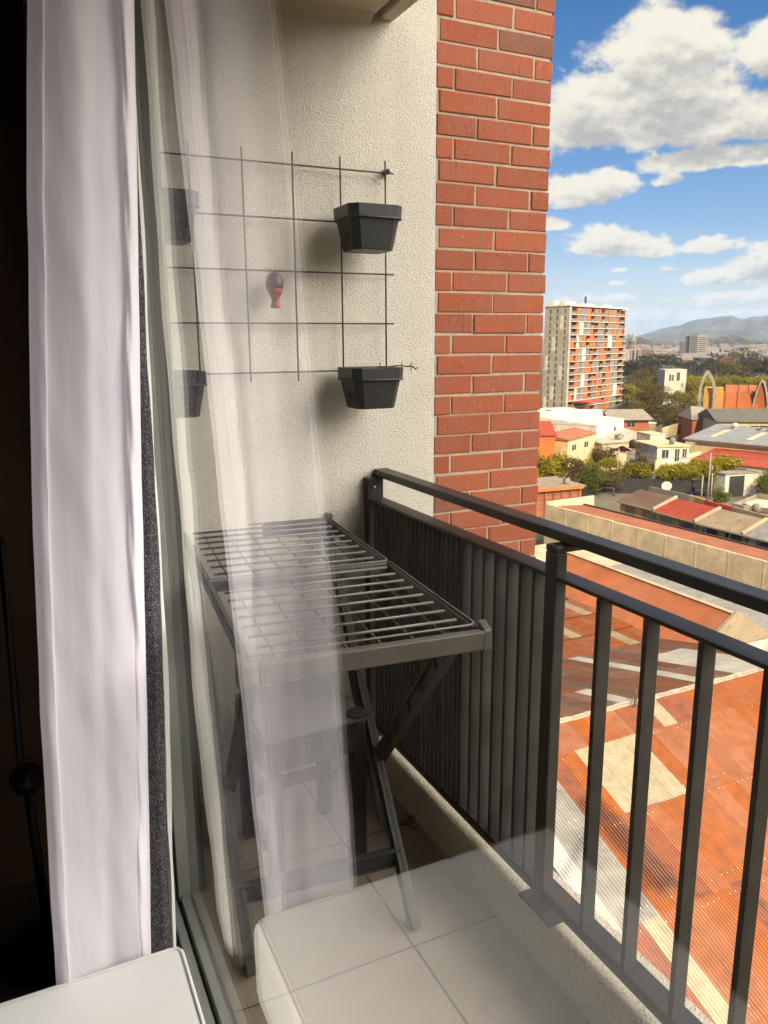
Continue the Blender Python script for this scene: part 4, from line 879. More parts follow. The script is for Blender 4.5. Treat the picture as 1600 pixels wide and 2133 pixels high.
for (x, y, z, kind) in ((1205, 868, -20.6, 'tank'), (1262, 862, -18.4, 'box'), (1330, 884, -21.8, 'box'), (1290, 912, -23, 'box'), (1400, 924, -20.4, 'tank'), (1150, 893, -18.9, 'box'), (1232, 908, -20.3, 'pipe'), (1375, 909, -20, 'pipe'), (1508, 872, -18.6, 'pipe'), (1585, 900, -20.2, 'box'), (1180, 1005, -24.7, 'box'), (1550, 1062, -25, 'box'), (1575, 1066, -25, 'tank'), (1320, 920, -23, 'pipe')):
    c = P(x, y, z); s_ = CLUT.uniform(.5, 1.0)
    if kind == 'tank': tag(MB().lathe(c, [(.55, 0), (.6, .9), (.35, 1.2), (.1, 1.25)], 14).build('water_tank', P_GREY if x > 1300 else P_DK, smooth=True), 'small round water tank on a roof %s' % ('behind the clipped trees' if x == 1400 else 'of the flat shop near the right edge' if x > 1500 else 'of the broad white house'), 'tank')
    elif kind == 'box':
        t_ = thing('roof_unit', {1262: 'grey roof unit on the white cubic house', 1330: 'grey roof unit on the flat white annex', 1290: 'grey roof unit on the pale grey metal shed', 1150: 'grey roof unit on the white house nearest the pier', 1585: 'grey roof unit near the cream warehouse roof end', 1180: 'grey roof unit on the salmon building', 1550: 'grey roof unit on the flat shop near the right edge'}[x], 'roof unit', c)
        MB().box(c.x-s_, c.x+s_, c.y-s_*.7, c.y+s_*.7, c.z, c.z+.8).build('casing', P_GREY, t_, bevel=.04); MB().lathe(c+Vector((0, 0, .801)), [(.4*s_, 0), (.4*s_, .12), (.1, .13)], 12).build('fan_cover', P_DK, t_)
    else: tag(MB().tube([c, c+Vector((0, 0, 2.6))], .05, 6).bar(c+Vector((-.6, 0, 2.4)), c+Vector((.6, 0, 2.4)), .04, .04).bar(c+Vector((-.4, 0, 2.0)), c+Vector((.4, 0, 2.0)), .04, .04).build('aerial', P_GREY), 'thin television aerial on the roof %s' % {1232: 'of the pale yellow gable house', 1375: 'of the small white box house', 1508: 'of the cream apartment house', 1320: 'of the pale grey shed'}[x], 'aerial')
# ---------------------------------------------------------------- street things: poles, dish, cars
POLE = paint('concrete_pole', (.48, .42, .33))
def pole(px, pyb, pyt, z0, label, arm=True):
    b = P(px, pyb, z0); d = math.hypot(b.x, b.y); tp = PD(px+(0), pyt, d); t_ = thing('utility_pole', label, 'pole', (b.x, b.y, GZ))
    MB().tube([(b.x, b.y, GZ), (b.x, b.y, tp.z)], [.17, .10], 8).build('shaft', POLE, t_, smooth=True)
    s = Vector((b.y, -b.x, 0)).normalized()
    if arm:
        MB().bar(Vector((b.x, b.y, tp.z-.6))-s*1.0, Vector((b.x, b.y, tp.z-.6))+s*.4, .1, .12).build('crossarm', POLE, t_)
        MB().bar(Vector((b.x, b.y, tp.z-1.5)), Vector((b.x, b.y, tp.z-.65))-s*.9, .06, .06).build('brace', POLE, t_)
        MB().lathe((b.x+s.x*.35, b.y+s.y*.35, tp.z-3.2), [(.2, 0), (.22, .1), (.22, .8), (.1, .9)], 10).build('transformer', P_GREY, t_, smooth=True)
    return t_
pole(1474, 1034, 943, -29, 'tall concrete utility pole with a crossarm in front of the clipped trees')
pole(1481, 1030, 986, -29, 'short bare pole right beside the crossarm utility pole', False)
pole(1285, 1008, 934, -29, 'slender concrete utility pole between the street trees', True)
pole(1148, 968, 925, -29, 'pale street lamp post beside the brick pier', False)
pole(1461, 1034, 990, -29, 'thin pale pole left of the crossarm utility pole', False)
def wires(a, b, r=.022):
    pa, pb = a, b
    for o in (-.8, 0, .35):
        w_ = MB(); side = Vector((pa.y, -pa.x, 0)).normalized()*o
        w_.tube([pa+side+(pb-pa)*(k/8)+Vector((0, 0, -1.1*math.sin(math.pi*k/8))) for k in range(9)], r, 4); w_.build('power_line', P_DK, crossp, smooth=True)
crossp = [o for o in COL.objects if o.get('label', '').startswith('tall concrete utility')][0]
hA = P(1474, 1034, -29); hB = P(1285, 1008, -29); tA = PD(1474, 948, math.hypot(hA.x, hA.y)); tB = PD(1285, 940, math.hypot(hB.x, hB.y))
wires(Vector((hA.x, hA.y, tA.z)), Vector((hB.x, hB.y, tB.z))); wires(Vector((hA.x, hA.y, tA.z)), Vector((hA.x, hA.y, tA.z))+Vector((38, -34, 1)))
dz_ = P(1389, 1013, -23.2); dd = thing('satellite_dish', 'white satellite dish above the brown roofed house', 'dish', dz_+Vector((0, 0, -1.6)))
ax = Vector((-.62, -.55, .5)).normalized(); MB().lathe(dz_, [(.02, -.12), (.4, -.07), (.62, .02), (.80, .14), (.79, .16), (.6, .05), (.02, -.06)], 20, ax).build('reflector', P_WHITE, dd, smooth=True)
MB().tube([dz_+Vector((0, 0, -1.9)), dz_-ax*.1], .06, 6).build('mast', P_GREY, dd); MB().tube([dz_, dz_+ax*.75], .03, 5).build('feed_arm', P_GREY, dd)
CARB = mat('dark_blue_car_paint', (.012, .016, .030), .25, .1, 3, spec=.7); CARW = mat('white_car_paint', (.7, .68, .62), .3, .05, 3, spec=.6)
def car(px, py, rz, m, label, van=False):
    c = P(px, py, GZ+.03); t_ = thing('parked_car', label, 'car', c, 'cars parked on the street'); cs, sn = math.cos(rz), math.sin(rz)
    X = Vector((cs, sn, 0)); Y = Vector((-sn, cs, 0)); H = 2.0 if van else 1.42
    def prof(pts, w0, w1):
        q = MB(); n = len(pts)
        for s, ww in ((-1, w0), (1, w0)): q.v += [c+X*x+Y*(s*(w0 if z < .95 else w1)/2)+Vector((0, 0, z)) for x, z in pts]
        q.f = [tuple(range(n)), tuple(range(2*n-1, n-1, -1))]+[(i, (i+1) % n, n+(i+1) % n, n+i)[::-1] for i in range(n)]
        return q
    prof([(-2.2, .3), (2.2, .3), (2.25, .62), (2.1, .78), (1.1, .93), (-1.75, .95), (-2.2, .85)], 1.76, 1.72).build('body', m, t_, bevel=.06)
    prof([(1.05, .92), (.35, H-.04), (-1.1, H-.02), (-1.85, .94)], 1.66, 1.3).build('cabin_glass', GLASSW, t_, bevel=.03)
    prof([(.40, H-.05), (.30, H), (-1.05, H+.01), (-1.2, H-.05)], 1.34, 1.32).build('roof', m, t_)
    for x in (-1.35, 1.35):
        for s in (-1, 1): MB().lathe(c+X*x+Y*(s*.80)+Vector((0, 0, .32)), [(.31, -.1), (.33, -.05), (.33, .05), (.31, .1)], 14, Y).build('wheel', P_DK, t_)
    for s in (-1, 1): MB().bar(c-X*2.2+Y*(s*.6)+Vector((0, 0, .74)), c-X*2.24+Y*(s*.6)+Vector((0, 0, .74)), .3, .14).build('tail_light', P_RED, t_)
car(1458, 1031.5, 2.2, CARB, 'dark blue sedan parked behind the yellow wall panel'); car(1547, 1020, 2.25, CARB, 'dark sedan parked by the cream garden wall'); car(1494, 1022, 2.3, CARW, 'white car parked under the right end of the clipped trees')
tag(MB().lathe(P(1319, 933, -23)+Vector((0, 0, 0)), [(.9, 0), (.95, 1.3), (.6, 1.75), (.2, 1.85)], 16).build('water_tank', P_DK, smooth=True), 'black rooftop water tank beside the loose street tree', 'tank')
tag(MB().add([P(1270, 940, -22.6), P(1318, 940, -22.6), P(1296, 928, -21.2), P(1303, 931, -22.0)], [(0, 1, 2), (0, 2, 3), (1, 3, 2), (0, 3, 1)]).build('pavilion_roof', P_REDR), 'small peaked red pavilion roof between the trees', 'roof')
# ================================================================ apartment tower
cb = P(1178, 864, GZ); CB = Vector((cb.x, cb.y, GZ)); Dc = math.hypot(cb.x, cb.y); ZT = PD(1187, 634, Dc).z
hr = math.radians(66); UR = Vector((math.sin(hr), math.cos(hr), 0)); UL = Vector((-UR.y, UR.x, 0))
def along(px, py, d):       # distance along a direction from the corner to where a sight line crosses that vertical face
    v = ray(px, py); det = v.x*(-d.y)+d.x*v.y
    return (CB.x*v.y-CB.y*v.x)/(v.x*d.y-v.y*d.x)
WR, WL = abs(along(1304, 641, UR)), abs(along(1136, 636, UL))
tw_ = thing('apartment_tower', 'tall apartment tower with grey side and orange and white balconies', 'tower', CB+UR*WR/2+UL*WL/2)
T_GREY = paint('tower_grey', (.46, .42, .355)); T_OR = paint('tower_orange', (.66, .150, .020)); T_WH = paint('tower_white', (.80, .73, .58)); T_G2 = paint('tower_mid_grey', (.26, .23, .21)); T_GL = mat('tower_glass', (.16, .15, .125), .2, .3, .3, spec=.7)
NF = 16; FH = (ZT-GZ-1.2)/NF; REC = 1.7
def tb(u0, u1, d0, d1, z0, z1, m, name, mb=None):
    q = [CB+UR*u0+UL*d0, CB+UR*u1+UL*d0, CB+UR*u1+UL*d1, CB+UR*u0+UL*d1]
    if mb is not None: mb.prism(q, z0, z1); return
    return MB().prism(q, z0, z1).build(name, m, tw_)
tb(.02, WR, REC, WL, GZ, ZT-.6, T_GREY, 'body')
tb(0, WR*.03, 0, REC, GZ, ZT-.6, T_GREY, 'corner_pier')
tb(-.4, WR+1.6, -.3, WL, ZT-.6, ZT, T_WH, 'roof_slab')
for a, b, c, d, h in ((.12, .3, .5, .8, 1.6), (.4, .62, .5, .75, 1.2), (.02, .1, .7, .9, 1.5), (.72, .86, .3, .5, 1.1)): tb(WR*a, WR*b, WL*c, WL*d, ZT, ZT+h, T_WH, 'roof_plant')
tb(WR*.45, WR*.48, WL*.5, WL*.52, ZT+1.2, ZT+4.2, P_DK, 'roof_mast')
bays = [.03, .13, .165, .23, .29, .36, .43, .50, .545, .62, .68, .76, .83, .90, 1.0]
kinds = ['BOGYOBGOBGOYFB', 'BOWGYFBYGBYOGF', 'FWGOBOFGYFWGOF', 'FOYWGFBGOFBYOB', 'BOGYOFGYBGFYGB', 'BOGWYBFOGBOGYB', 'FWGYOBGOFGOYWF', 'BOYGOFBYGFOGYB']
rr = random.Random(5)
for g in range(8):
    zb_, zt_ = GZ+g*2*FH, GZ+(g+1)*2*FH; row = kinds[(7-g) % 8]
    wp = 0
    for i, k in enumerate(row):
        u0, u1 = bays[i]*WR, bays[i+1]*WR
        if k == 'W': tb(u0+.05, u1-.05, -.06, REC-.02, zb_+.05, zt_, T_WH, 'white_panel')
        elif k == 'O': tb(u0+.05, u1-.05, -.03, REC-.02, zb_+.05, zt_, T_OR, 'orange_panel')
        elif k == 'Y': tb(u0+.05, u1-.05, .05, REC-.02, zb_+.05, zt_, T_G2, 'grey_panel')
        elif k == 'G':
            m_ = MB(); tb(u0+.05, u1-.05, .12, REC-.02, zb_+.05, zt_, None, '', m_); m_.build('window_bay', T_GL, tw_)
            m_ = MB(); tb((u0+u1)/2-.15, (u0+u1)/2+.15, .08, .125, zb_+.05, zt_, None, '', m_); tb(u0+.05, u1-.05, .07, .121, zb_+FH*.62+.0, zb_+FH*.72, None, '', m_); m_.build('mullion', T_G2, tw_)
        else:
            m_ = MB(); m_.prism([CB+UR*(u1-.3)+UL*.02, CB+UR*(u1-.02)+UL*.02, CB+UR*(u1-.02)+UL*(REC-.02), CB+UR*(u1-.3)+UL*(REC-.02)], zb_+.05, zt_)
            m_.build('balcony_fin', T_OR, tw_)
            m_ = MB(); tb(u0+.2, u1-.4, REC-.06, REC-.01, zb_+.3, zt_-.3, None, '', m_); m_.build('balcony_door', T_GL, tw_)
            for fz in (0, 1):
                if k == 'F' and fz == 0:
                    tb(u0+.05, u0+(u1-u0)*.55, -.04, .1, zb_+.05, zb_+FH*1.55, T_OR, 'orange_front')
                else:
                    z = zb_+fz*FH; tb(u0+.1, u1-.1, -.25, -.2, z+.2, z+1.15, T_GL, 'balustrade')
for f in range(1, NF):
    tb(WR*.03, WR+1.2, -.32, REC-.01, GZ+f*FH-.12, GZ+f*FH+.12, T_WH, 'floor_slab')
for ci, (a, b) in enumerate(((.14, .20), (.45, .52), (.73, .80))):     # slit windows of the grey side
    for f in range(NF):
        q = [CB+UL*(WL*a)-UR*.03, CB+UL*(WL*b)-UR*.03, CB+UL*(WL*b)+UR*.01, CB+UL*(WL*a)+UR*.01]
        MB().prism(q, GZ+f*FH+.35, GZ+f*FH+FH-.5).build('side_window', mat_tw if f or ci else (mat_tw := mat('tower_side_window', (.10, .09, .08), .25, .4, .4, spec=.7)), tw_)
for (a, b, f0) in ((.235, .36, 13.8), (.54, .66, 10.6), (.82, .93, 7.8), (.235, .36, 6.3), (.54, .66, 3.2), (.82, .93, 1.6), (.235, .36, -.2), (.54, .66, -1.6)):
    q = [CB+UL*(WL*a)-UR*.12, CB+UL*(WL*b)-UR*.12, CB+UL*(WL*b)+UR*.01, CB+UL*(WL*a)+UR*.01]
    MB().prism(q, max(GZ, GZ+f0*FH-FH), min(ZT-.7, GZ+(f0+2)*FH-FH*.9)).build('pale_panel', T_WH, tw_)
MB().prism([CB+UR*6-UL*7, CB+UR*21-UL*7, CB+UR*21-UL*.5, CB+UR*6-UL*.5], GZ+4.6, GZ+5.2).build('entrance_canopy', P_RED, tw_)
# ================================================================ trees
def leafmat(name, a, b, trans=.3):
    m = bpy.data.materials.new(name); m.use_nodes = True; t = NT(m.node_tree); bs = t.n['Principled BSDF']
    r = t.new('ShaderNodeNewGeometry').outputs['Random Per Island']; tc = t.new('ShaderNodeTexCoord').outputs['Object']
    c = t.mix(r, c4(a), c4(b)); c = t.mix(t.ramp(t.noise(tc, 5, 2), .35, .7, 0, .6), c, c4([x*.62 for x in a]))
    oi = t.new('ShaderNodeObjectInfo').outputs['Random']; hs = t.new('ShaderNodeHueSaturation'); t.l.new(c, hs.inputs['Color']); t.l.new(t.ramp(oi, 0, 1, .8, 1.2), hs.inputs['Value'])
    t.l.new(hs.outputs[0], bs.inputs['Base Color']); bs.inputs['Roughness'].default_value = .7; bs.inputs['Specular IOR Level'].default_value = .12
    tl = t.new('ShaderNodeBsdfTranslucent'); t.l.new(hs.outputs[0], tl.inputs[0]); mx = t.new('ShaderNodeMixShader'); mx.inputs[0].default_value = trans
    t.l.new(bs.outputs[0], mx.inputs[1]); t.l.new(tl.outputs[0], mx.inputs[2]); t.l.new(mx.outputs[0], t.n['Material Output'].inputs[0]); return m
L_YG = leafmat('leaf_yellow_green', (.29, .245, .010), (.17, .155, .009)); L_OL = leafmat('leaf_olive', (.15, .100, .010), (.085, .068, .009)); L_DK = leafmat('leaf_dark', (.048, .040, .006), (.072, .055, .008))
L_BR = leafmat('leaf_brownish', (.14, .09, .03), (.09, .07, .016)); L_GR = leafmat('leaf_green', (.085, .115, .008), (.14, .14, .010)); BARK = mat('bark', (.14, .10, .07), .95, .3, 4)
def proto(kind, lm, seed, nl, ls):
    """unit tree: height 1, crown width 1"""
    r = random.Random(seed); crown = MB(); trunk = MB()
    shapes = {'round': (.55, .45, .5), 'flat': (.60, .40, .5), 'dome': (.50, .50, .5), 'clipped': (.64, .34, .5), 'loose': (.58, .42, .48), 'tall': (.54, .46, .42), 'far': (.52, .48, .5)}
    cz, rz_, rx = shapes[kind]
    cl = []; nc = {'round': 34, 'flat': 40, 'dome': 64, 'clipped': 60, 'loose': 30, 'tall': 30, 'far': 14}[kind]
    for i in range(nc):
        while True:
            p = Vector((r.uniform(-1, 1), r.uniform(-1, 1), r.uniform(-1, 1)))
            if .25 < p.length < 1: break
        if kind in ('flat', 'clipped') and p.z < 0: p.z *= .6
        q = Vector((p.x*rx*.82, p.y*rx*.82, cz+p.z*rz_*.82)); cl.append((q, r.uniform(.11, .20)*(1.25 if kind != 'loose' else .85)))
    for i in range(nl):
        c, rad = cl[i % nc]
        gz = r.gauss(0, .8); d = Vector((r.gauss(0, 1), r.gauss(0, 1), abs(gz) if r.random() < .72 else gz)); d = d.normalized()*rad*r.uniform(.55, 1.05)
        p = c+Vector((d.x, d.y, d.z*.8)); n = (d+Vector((r.uniform(-.6, .6), r.uniform(-.6, .6), r.uniform(0, .9)))).normalized(); a = n.orthogonal().normalized(); a = Matrix.Rotation(r.uniform(0, 6.28), 3, n) @ a; b = n.cross(a)
        s = ls*r.uniform(.6, 1.3); crown.add([p-a*s-b*s*.1, p+b*s*.62, p+a*s+b*s*.1, p-b*s*.55], [(0, 1, 2, 3)])
    ns = 3 if kind == 'clipped' else 1
    for k in range(ns):
        bx = Vector((r.uniform(-.05, .05), r.uniform(-.05, .05), 0)) if ns > 1 else Vector((0, 0, 0)); tp = bx+Vector((r.uniform(-.06, .06), r.uniform(-.06, .06), cz-rz_*.35))
        trunk.tube([bx, bx.lerp(tp, .5)+Vector((r.uniform(-.02, .02), 0, 0)), tp], [.030, .022, .017], 7)
        for j in range(5 if ns == 1 else 3):
            c = cl[r.randrange(nc)][0]; s = bx.lerp(tp, r.uniform(.7, 1)); trunk.tube([s, s.lerp(c, .5)+Vector((0, 0, .02)), c], [.013, .009, .004], 5)
    return crown, trunk, lm
PROTO = {}
def ptree(key):
    kind, lm, seed, nl, ls = {'round_yg': ('round', L_YG, 1, 3600, .032), 'round_gr': ('round', L_GR, 2, 3600, .032), 'flat_ol': ('flat', L_OL, 3, 3000, .024), 'dome_ol': ('dome', L_OL, 14, 6500, .017), 'round_ol': ('round', L_OL, 4, 2600, .026), 'loose_br': ('loose', L_BR, 5, 1500, .024),
        'clip_yg': ('clipped', L_YG, 6, 5200, .032), 'round_dk': ('round', L_DK, 7, 2200, .028), 'flat_dk': ('flat', L_DK, 8, 2600, .026), 'round_br': ('round', L_BR, 9, 2400, .026), 'far_dk': ('far', L_DK, 10, 420, .055), 'far_yg': ('far', L_YG, 11, 420, .055), 'far_ol': ('far', L_OL, 12, 420, .055), 'tall_ol': ('tall', L_OL, 13, 2400, .026)}[key]
    c, tk, lm = proto(kind, lm, seed, nl, ls)
    r = thing('tree', 'x', 'tree', (0, 0, 0)); r.name = 'tree'; ROOT[r.name] = Vector((0, 0, 0))
    c.build('crown', lm, r); tk.build('trunk', BARK, r, smooth=True); return r
rt = random.Random(11)
def tree(key, px, pb, ptop, wpx, label, group, zb=GZ):
    l = P(px, pb, zb); dep = l.dot(_f); h = (pb-ptop)*dep/F_PX*1.03; wd = wpx*dep/F_PX*1.18
    if key not in PROTO:
        r = PROTO[key] = ptree(key); r.location = l; r.rotation_euler = (0, 0, rt.uniform(0, 6.28)); r.scale = (wd, wd, h); r['label'] = label; r['group'] = group; return r
    r = dup(PROTO[key], l, rt.uniform(0, 6.28), (wd, wd, h), label); r['group'] = group; return r
G1 = 'garden trees near the brick pier'; G2 = 'clipped street trees'; G3 = 'trees of the park beyond'; G4 = 'yellow green tree row by the church'; G5 = 'trees of the far city'
tree('round_yg', 1138, 1012, 940, 74, 'yellow green tree touching the brick pier above the salmon building', G1)
tree('round_br', 1186, 1014, 948, 66, 'brownish green tree above the salmon building, second from the brick pier', G1)
tree('round_yg', 1212, 1004, 952, 52, 'yellow green tree behind the bright green tree left of the yard', G1)
tree('round_gr', 1236, 1034, 970, 60, 'bright green round tree beside the long parapet wall end', G1)
tree('loose_br', 1279, 1034, 974, 54, 'brown green tree right of the bright green tree', G1)
tree('flat_ol', 1252, 978, 928, 60, 'flat topped olive tree shading a patio between the houses', G1)
tree('round_yg', 1166, 955, 912, 34, 'climbing yellow green bush against the orange house', G1)
tree('clip_yg', 1270, 992, 954, 40, 'small yellow clipped canopy by the slender utility pole', G1)
tree('round_gr', 1222, 938, 912, 26, 'small bright green bush below the pale yellow gable wall', G1)
tree('loose_br', 1343, 1012, 915, 84, 'loose pale leaved tree in front of the white terrace house', G2)
for i, (x, b_, tp, wd) in enumerate(((1314, 1022, 962, 44), (1349, 1024, 962, 48), (1388, 1026, 964, 52), (1428, 1027, 962, 52), (1467, 1027, 958, 52), (1508, 1020, 948, 60))):
    tree('clip_yg', x, b_, tp, wd, ['first clipped tree of the street row, at its left end', 'second clipped tree of the street row, under the loose pale tree', 'third clipped tree of the street row, above the satellite dish', 'fourth clipped tree of the street row, below the white terrace', 'fifth clipped tree of the street row, behind the crossarm pole', 'largest clipped tree at the right end of the street row'][i], G2)
for k_, x_, b_, t_, w_, lb in (('round_yg', 1128, 962, 938, 30, 'low yellow green bush under the bright orange house'), ('round_gr', 1196, 962, 930, 44, 'green bush against the pale yellow gable house'), ('clip_yg', 1244, 952, 926, 40, 'yellow green bush right of the pale yellow gable house'), ('round_br', 1306, 968, 940, 36, 'brownish bush beside the black water tank'), ('round_yg', 1160, 990, 952, 50, 'yellow green crown behind the brownish tree of the salmon building'), ('round_gr', 1258, 1024, 984, 44, 'green bush between the bright green tree and the brown one'),
    ('round_gr', 1545, 992, 968, 36, 'green bush by the arched gate building'), ('loose_br', 1405, 960, 936, 30, 'thin shrub on the terrace wall of the white house'), ('round_ol', 1290, 905, 880, 40, 'olive shrub in front of the grey hipped roof house'), ('round_dk', 1440, 905, 884, 30, 'dark shrub beside the pale stone wall')):
    tree(k_, x_, b_, t_, w_, lb, G1)
tree('round_gr', 1497, 1056, 1016, 38, 'small green tree between the two dark cars', G1)
tree('round_gr', 1594, 1042, 982, 40, 'green tree at the right edge beside the cream garden wall', G1)
tree('round_dk', 1490, 902, 876, 22, 'small dark tree in front of the rust coloured hall', G1)
tree('dome_ol', 1393, 915, 818, 124, 'broad olive brown tree filling the middle of the park', G3)
for k, x, b_, tp, wd, lb in (('round_ol', 1334, 884, 838, 56, 'olive tree left of the broad olive brown tree'), ('tall_ol', 1345, 850, 797, 52, 'upright olive tree behind the broad olive brown tree'), ('round_ol', 1367, 852, 802, 64, 'rounded olive tree right behind the broad olive brown tree'),
    ('round_yg', 1306, 842, 800, 50, 'yellow green tree at the foot of the apartment tower'), ('flat_dk', 1306, 806, 752, 72, 'dark flat topped tree right of the apartment tower'), ('round_dk', 1336, 790, 744, 84, 'dark round tree below the white far block'), ('flat_dk', 1376, 782, 736, 84, 'dark tree mass in front of the grey city centre'),
    ('round_ol', 1330, 832, 772, 56, 'olive tree between the tower and the white park house'), ('round_dk', 1358, 812, 768, 48, 'dark tree left of the white park house'), ('round_br', 1424, 836, 806, 46, 'pale brownish tree left of the stone arch'), ('round_ol', 1414, 818, 780, 72, 'olive tree below the white park house'),
    ('round_dk', 1446, 796, 748, 62, 'dark tree right of the white park house'), ('tall_ol', 1518, 806, 740, 62, 'tall olive tree beside the red and white mast'), ('round_dk', 1484, 790, 742, 60, 'dark tree left of the red and white mast'), ('round_dk', 1548, 772, 726, 64, 'dark tree behind the tall olive tree'),
    ('flat_dk', 1590, 806, 742, 76, 'dark spreading tree at the right edge of the park'), ('round_ol', 1556, 806, 764, 46, 'low olive tree between two dark trees'), ('round_yg', 1424, 850, 812, 48, 'yellow green tree at the foot of the stone arch'), ('round_dk', 1312, 872, 838, 52, 'dark shrubby tree behind the grey hipped roof house')):
    tree(k, x, b_, tp, wd, lb, G3)
for i in range(9): tree('clip_yg', 1432+i*22+rt.uniform(-4, 4), 842+rt.uniform(-2, 2), 785+rt.uniform(-3, 4), 36, 'yellow green tree in the long row behind the church', G4)
# ================================================================ the city further out
wh, a1, b1, u1_, n1_ = house('house', 'white two storey park house among the dark trees', 'house', (1386, 771), (1431, 770.7), -14.0, 9, P_WHITE, P_WHITE, [(.2, .3, 2, 5), (.33, .42, 2, 5), (.55, .7, 1, 5), (.8, .86, 6, 8)], roof='flat', over=.1)
def dist(px, py): v = P(px, py, GZ); return math.hypot(v.x, v.y)
# grey stepped high rise
dg = dist(1440, 752)*.98; q0, q1, q2 = PD(1418, 752, dg), PD(1447, 752, dg), PD(1466, 752, dg); gh = thing('high_rise', 'grey stepped high rise standing alone in the hazy city', 'high-rise', q1.xy.to_3d()+Vector((0, 0, GZ)))
FARG = paint('far_grey', (.25, .235, .22)); FARD = paint('far_dark', (.10, .095, .10)); FARW = paint('far_white', (.50, .47, .43)); FARR = paint('far_red', (.30, .10, .07)); FARB = paint('far_brown', (.26, .16, .11))
dv = q1.normalized(); dv.z = 0; dv.normalize(); ps = Vector((dv.y, -dv.x, 0)); wpx = dg/F_PX
def blk(c, w0, w1, d0, d1, zt, m, nm, root): MB().prism([c+ps*w0+dv*d0, c+ps*w1+dv*d0, c+ps*w1+dv*d1, c+ps*w0+dv*d1], GZ, zt).build(nm, m, root)
zq = lambda y: PD(1440, y, dg).z
blk(q1, -29*wpx, -19*wpx, 0, 12, zq(711), FARG, 'wing', gh); blk(q1, -19*wpx, -2*wpx, 3, 14, zq(700), FARD, 'core', gh); blk(q1, -12*wpx, 3*wpx, -1, 14, zq(694), FARG, 'tower_block', gh); blk(q1, 3*wpx, 19*wpx, 1, 14, zq(698), FARW, 'tower_block', gh)
for f in range(12):
    for (w0, w1, d0) in ((-11, 2, -1.1), (4, 18, .9), (-28, -20, -.1)):
        z = zq(700+f*4.2+(14 if w0 < -20 else 3))
        MB().prism([q1+ps*(w0*wpx)+dv*d0, q1+ps*(w1*wpx)+dv*d0, q1+ps*(w1*wpx)+dv*(d0+.3), q1+ps*(w0*wpx)+dv*(d0+.3)], z-.7, z+.5).build('window_band', FARD, gh)
# white block with dark windows, church dome behind
dg = dist(1330, 768)*1.0; q1 = PD(1326, 760, dg); wpx = dg/F_PX; dv = Vector((q1.x, q1.y, 0)).normalized(); ps = Vector((dv.y, -dv.x, 0)); zq = lambda y: PD(1326, y, dg).z
wb = thing('apartment_block', 'white apartment block with a dark balcony core right of the tower', 'building', q1.xy.to_3d()+Vector((0, 0, GZ)))
blk(q1, -26*wpx, 7*wpx, 0, 14, zq(727), FARW, 'wall', wb); blk(q1, 8*wpx, 22*wpx, 4, 16, zq(728), FARB, 'side_wall', wb); blk(q1, -9*wpx, 2*wpx, -.3, .1, zq(729), FARD, 'balcony_core', wb); blk(q1, -5*wpx, -2*wpx, -.6, -.31, zq(728), FARW, 'stair_rib', wb)
for f in range(5):
    for w0 in (-13, 4):
        z = zq(731+f*4.6); MB().prism([q1+ps*(w0*wpx)-dv*.1, q1+ps*((w0+2)*wpx)-dv*.1, q1+ps*((w0+2)*wpx)+dv*.2, q1+ps*(w0*wpx)+dv*.2], z-1.0, z+.6).build('window', FARD, wb)
dm = dist(1316, 742); c = PD(1316, 740, dm); wpx = dm/F_PX; ca = thing('cathedral', 'domed cathedral tower rising behind the white apartment block', 'cathedral', c.xy.to_3d()+Vector((0, 0, GZ)))
zq = lambda y: PD(1316, y, dm).z
MB().lathe(c.xy.to_3d(), [(11*wpx, GZ), (11*wpx, zq(722)), (8*wpx, zq(720)), (8*wpx, zq(715))], 12).build('drum', FARB, ca, smooth=False)
MB().lathe(c.xy.to_3d(), [(6.5*wpx, zq(715)), (6.3*wpx, zq(710)), (4.8*wpx, zq(705)), (1.8*wpx, zq(701)), (1.2*wpx, zq(698)), (.3*wpx, zq(694))], 12).build('dome', FARG, ca, smooth=True)
# red and white lattice mast
dm = dist(1498, 770); c = PD(1498, 768, dm); wpx = dm/F_PX; la = thing('lattice_mast', 'red and white banded lattice mast between the park trees', 'mast', c.xy.to_3d()+Vector((0, 0, GZ)))
ev = [768, 757, 746, 735, 725, 716]
for i in range(5):
    z0, z1 = PD(1498, ev[i], dm).z, PD(1498, ev[i+1], dm).z; m_ = MB(); z0 = GZ if i == 0 else z0
    for k in range(4):
        a = k*math.pi/2+.6; r0, r1 = (4.2-i*.6)*wpx, (4.2-(i+1)*.6)*wpx; a2 = a+math.pi/2
        f0 = lambda an, r, z: Vector((c.x+math.cos(an)*r, c.y+math.sin(an)*r, z))
        m_.bar(f0(a, r0, z0), f0(a, r1, z1), .34, .34); m_.bar(f0(a, r0, z0), f0(a2, r1, z1), .22, .22); m_.bar(f0(a2, r0, z0), f0(a, r1, z1), .22, .22)
    m_.build('mast_section', FARW if i % 2 == 0 else FARR, la)
m_ = MB(); m_.tube([(c.x, c.y, PD(1498, 717, dm).z), (c.x, c.y, PD(1498, 706, dm).z)], [.25, .1], 6); m_.build('antenna', FARR, la)
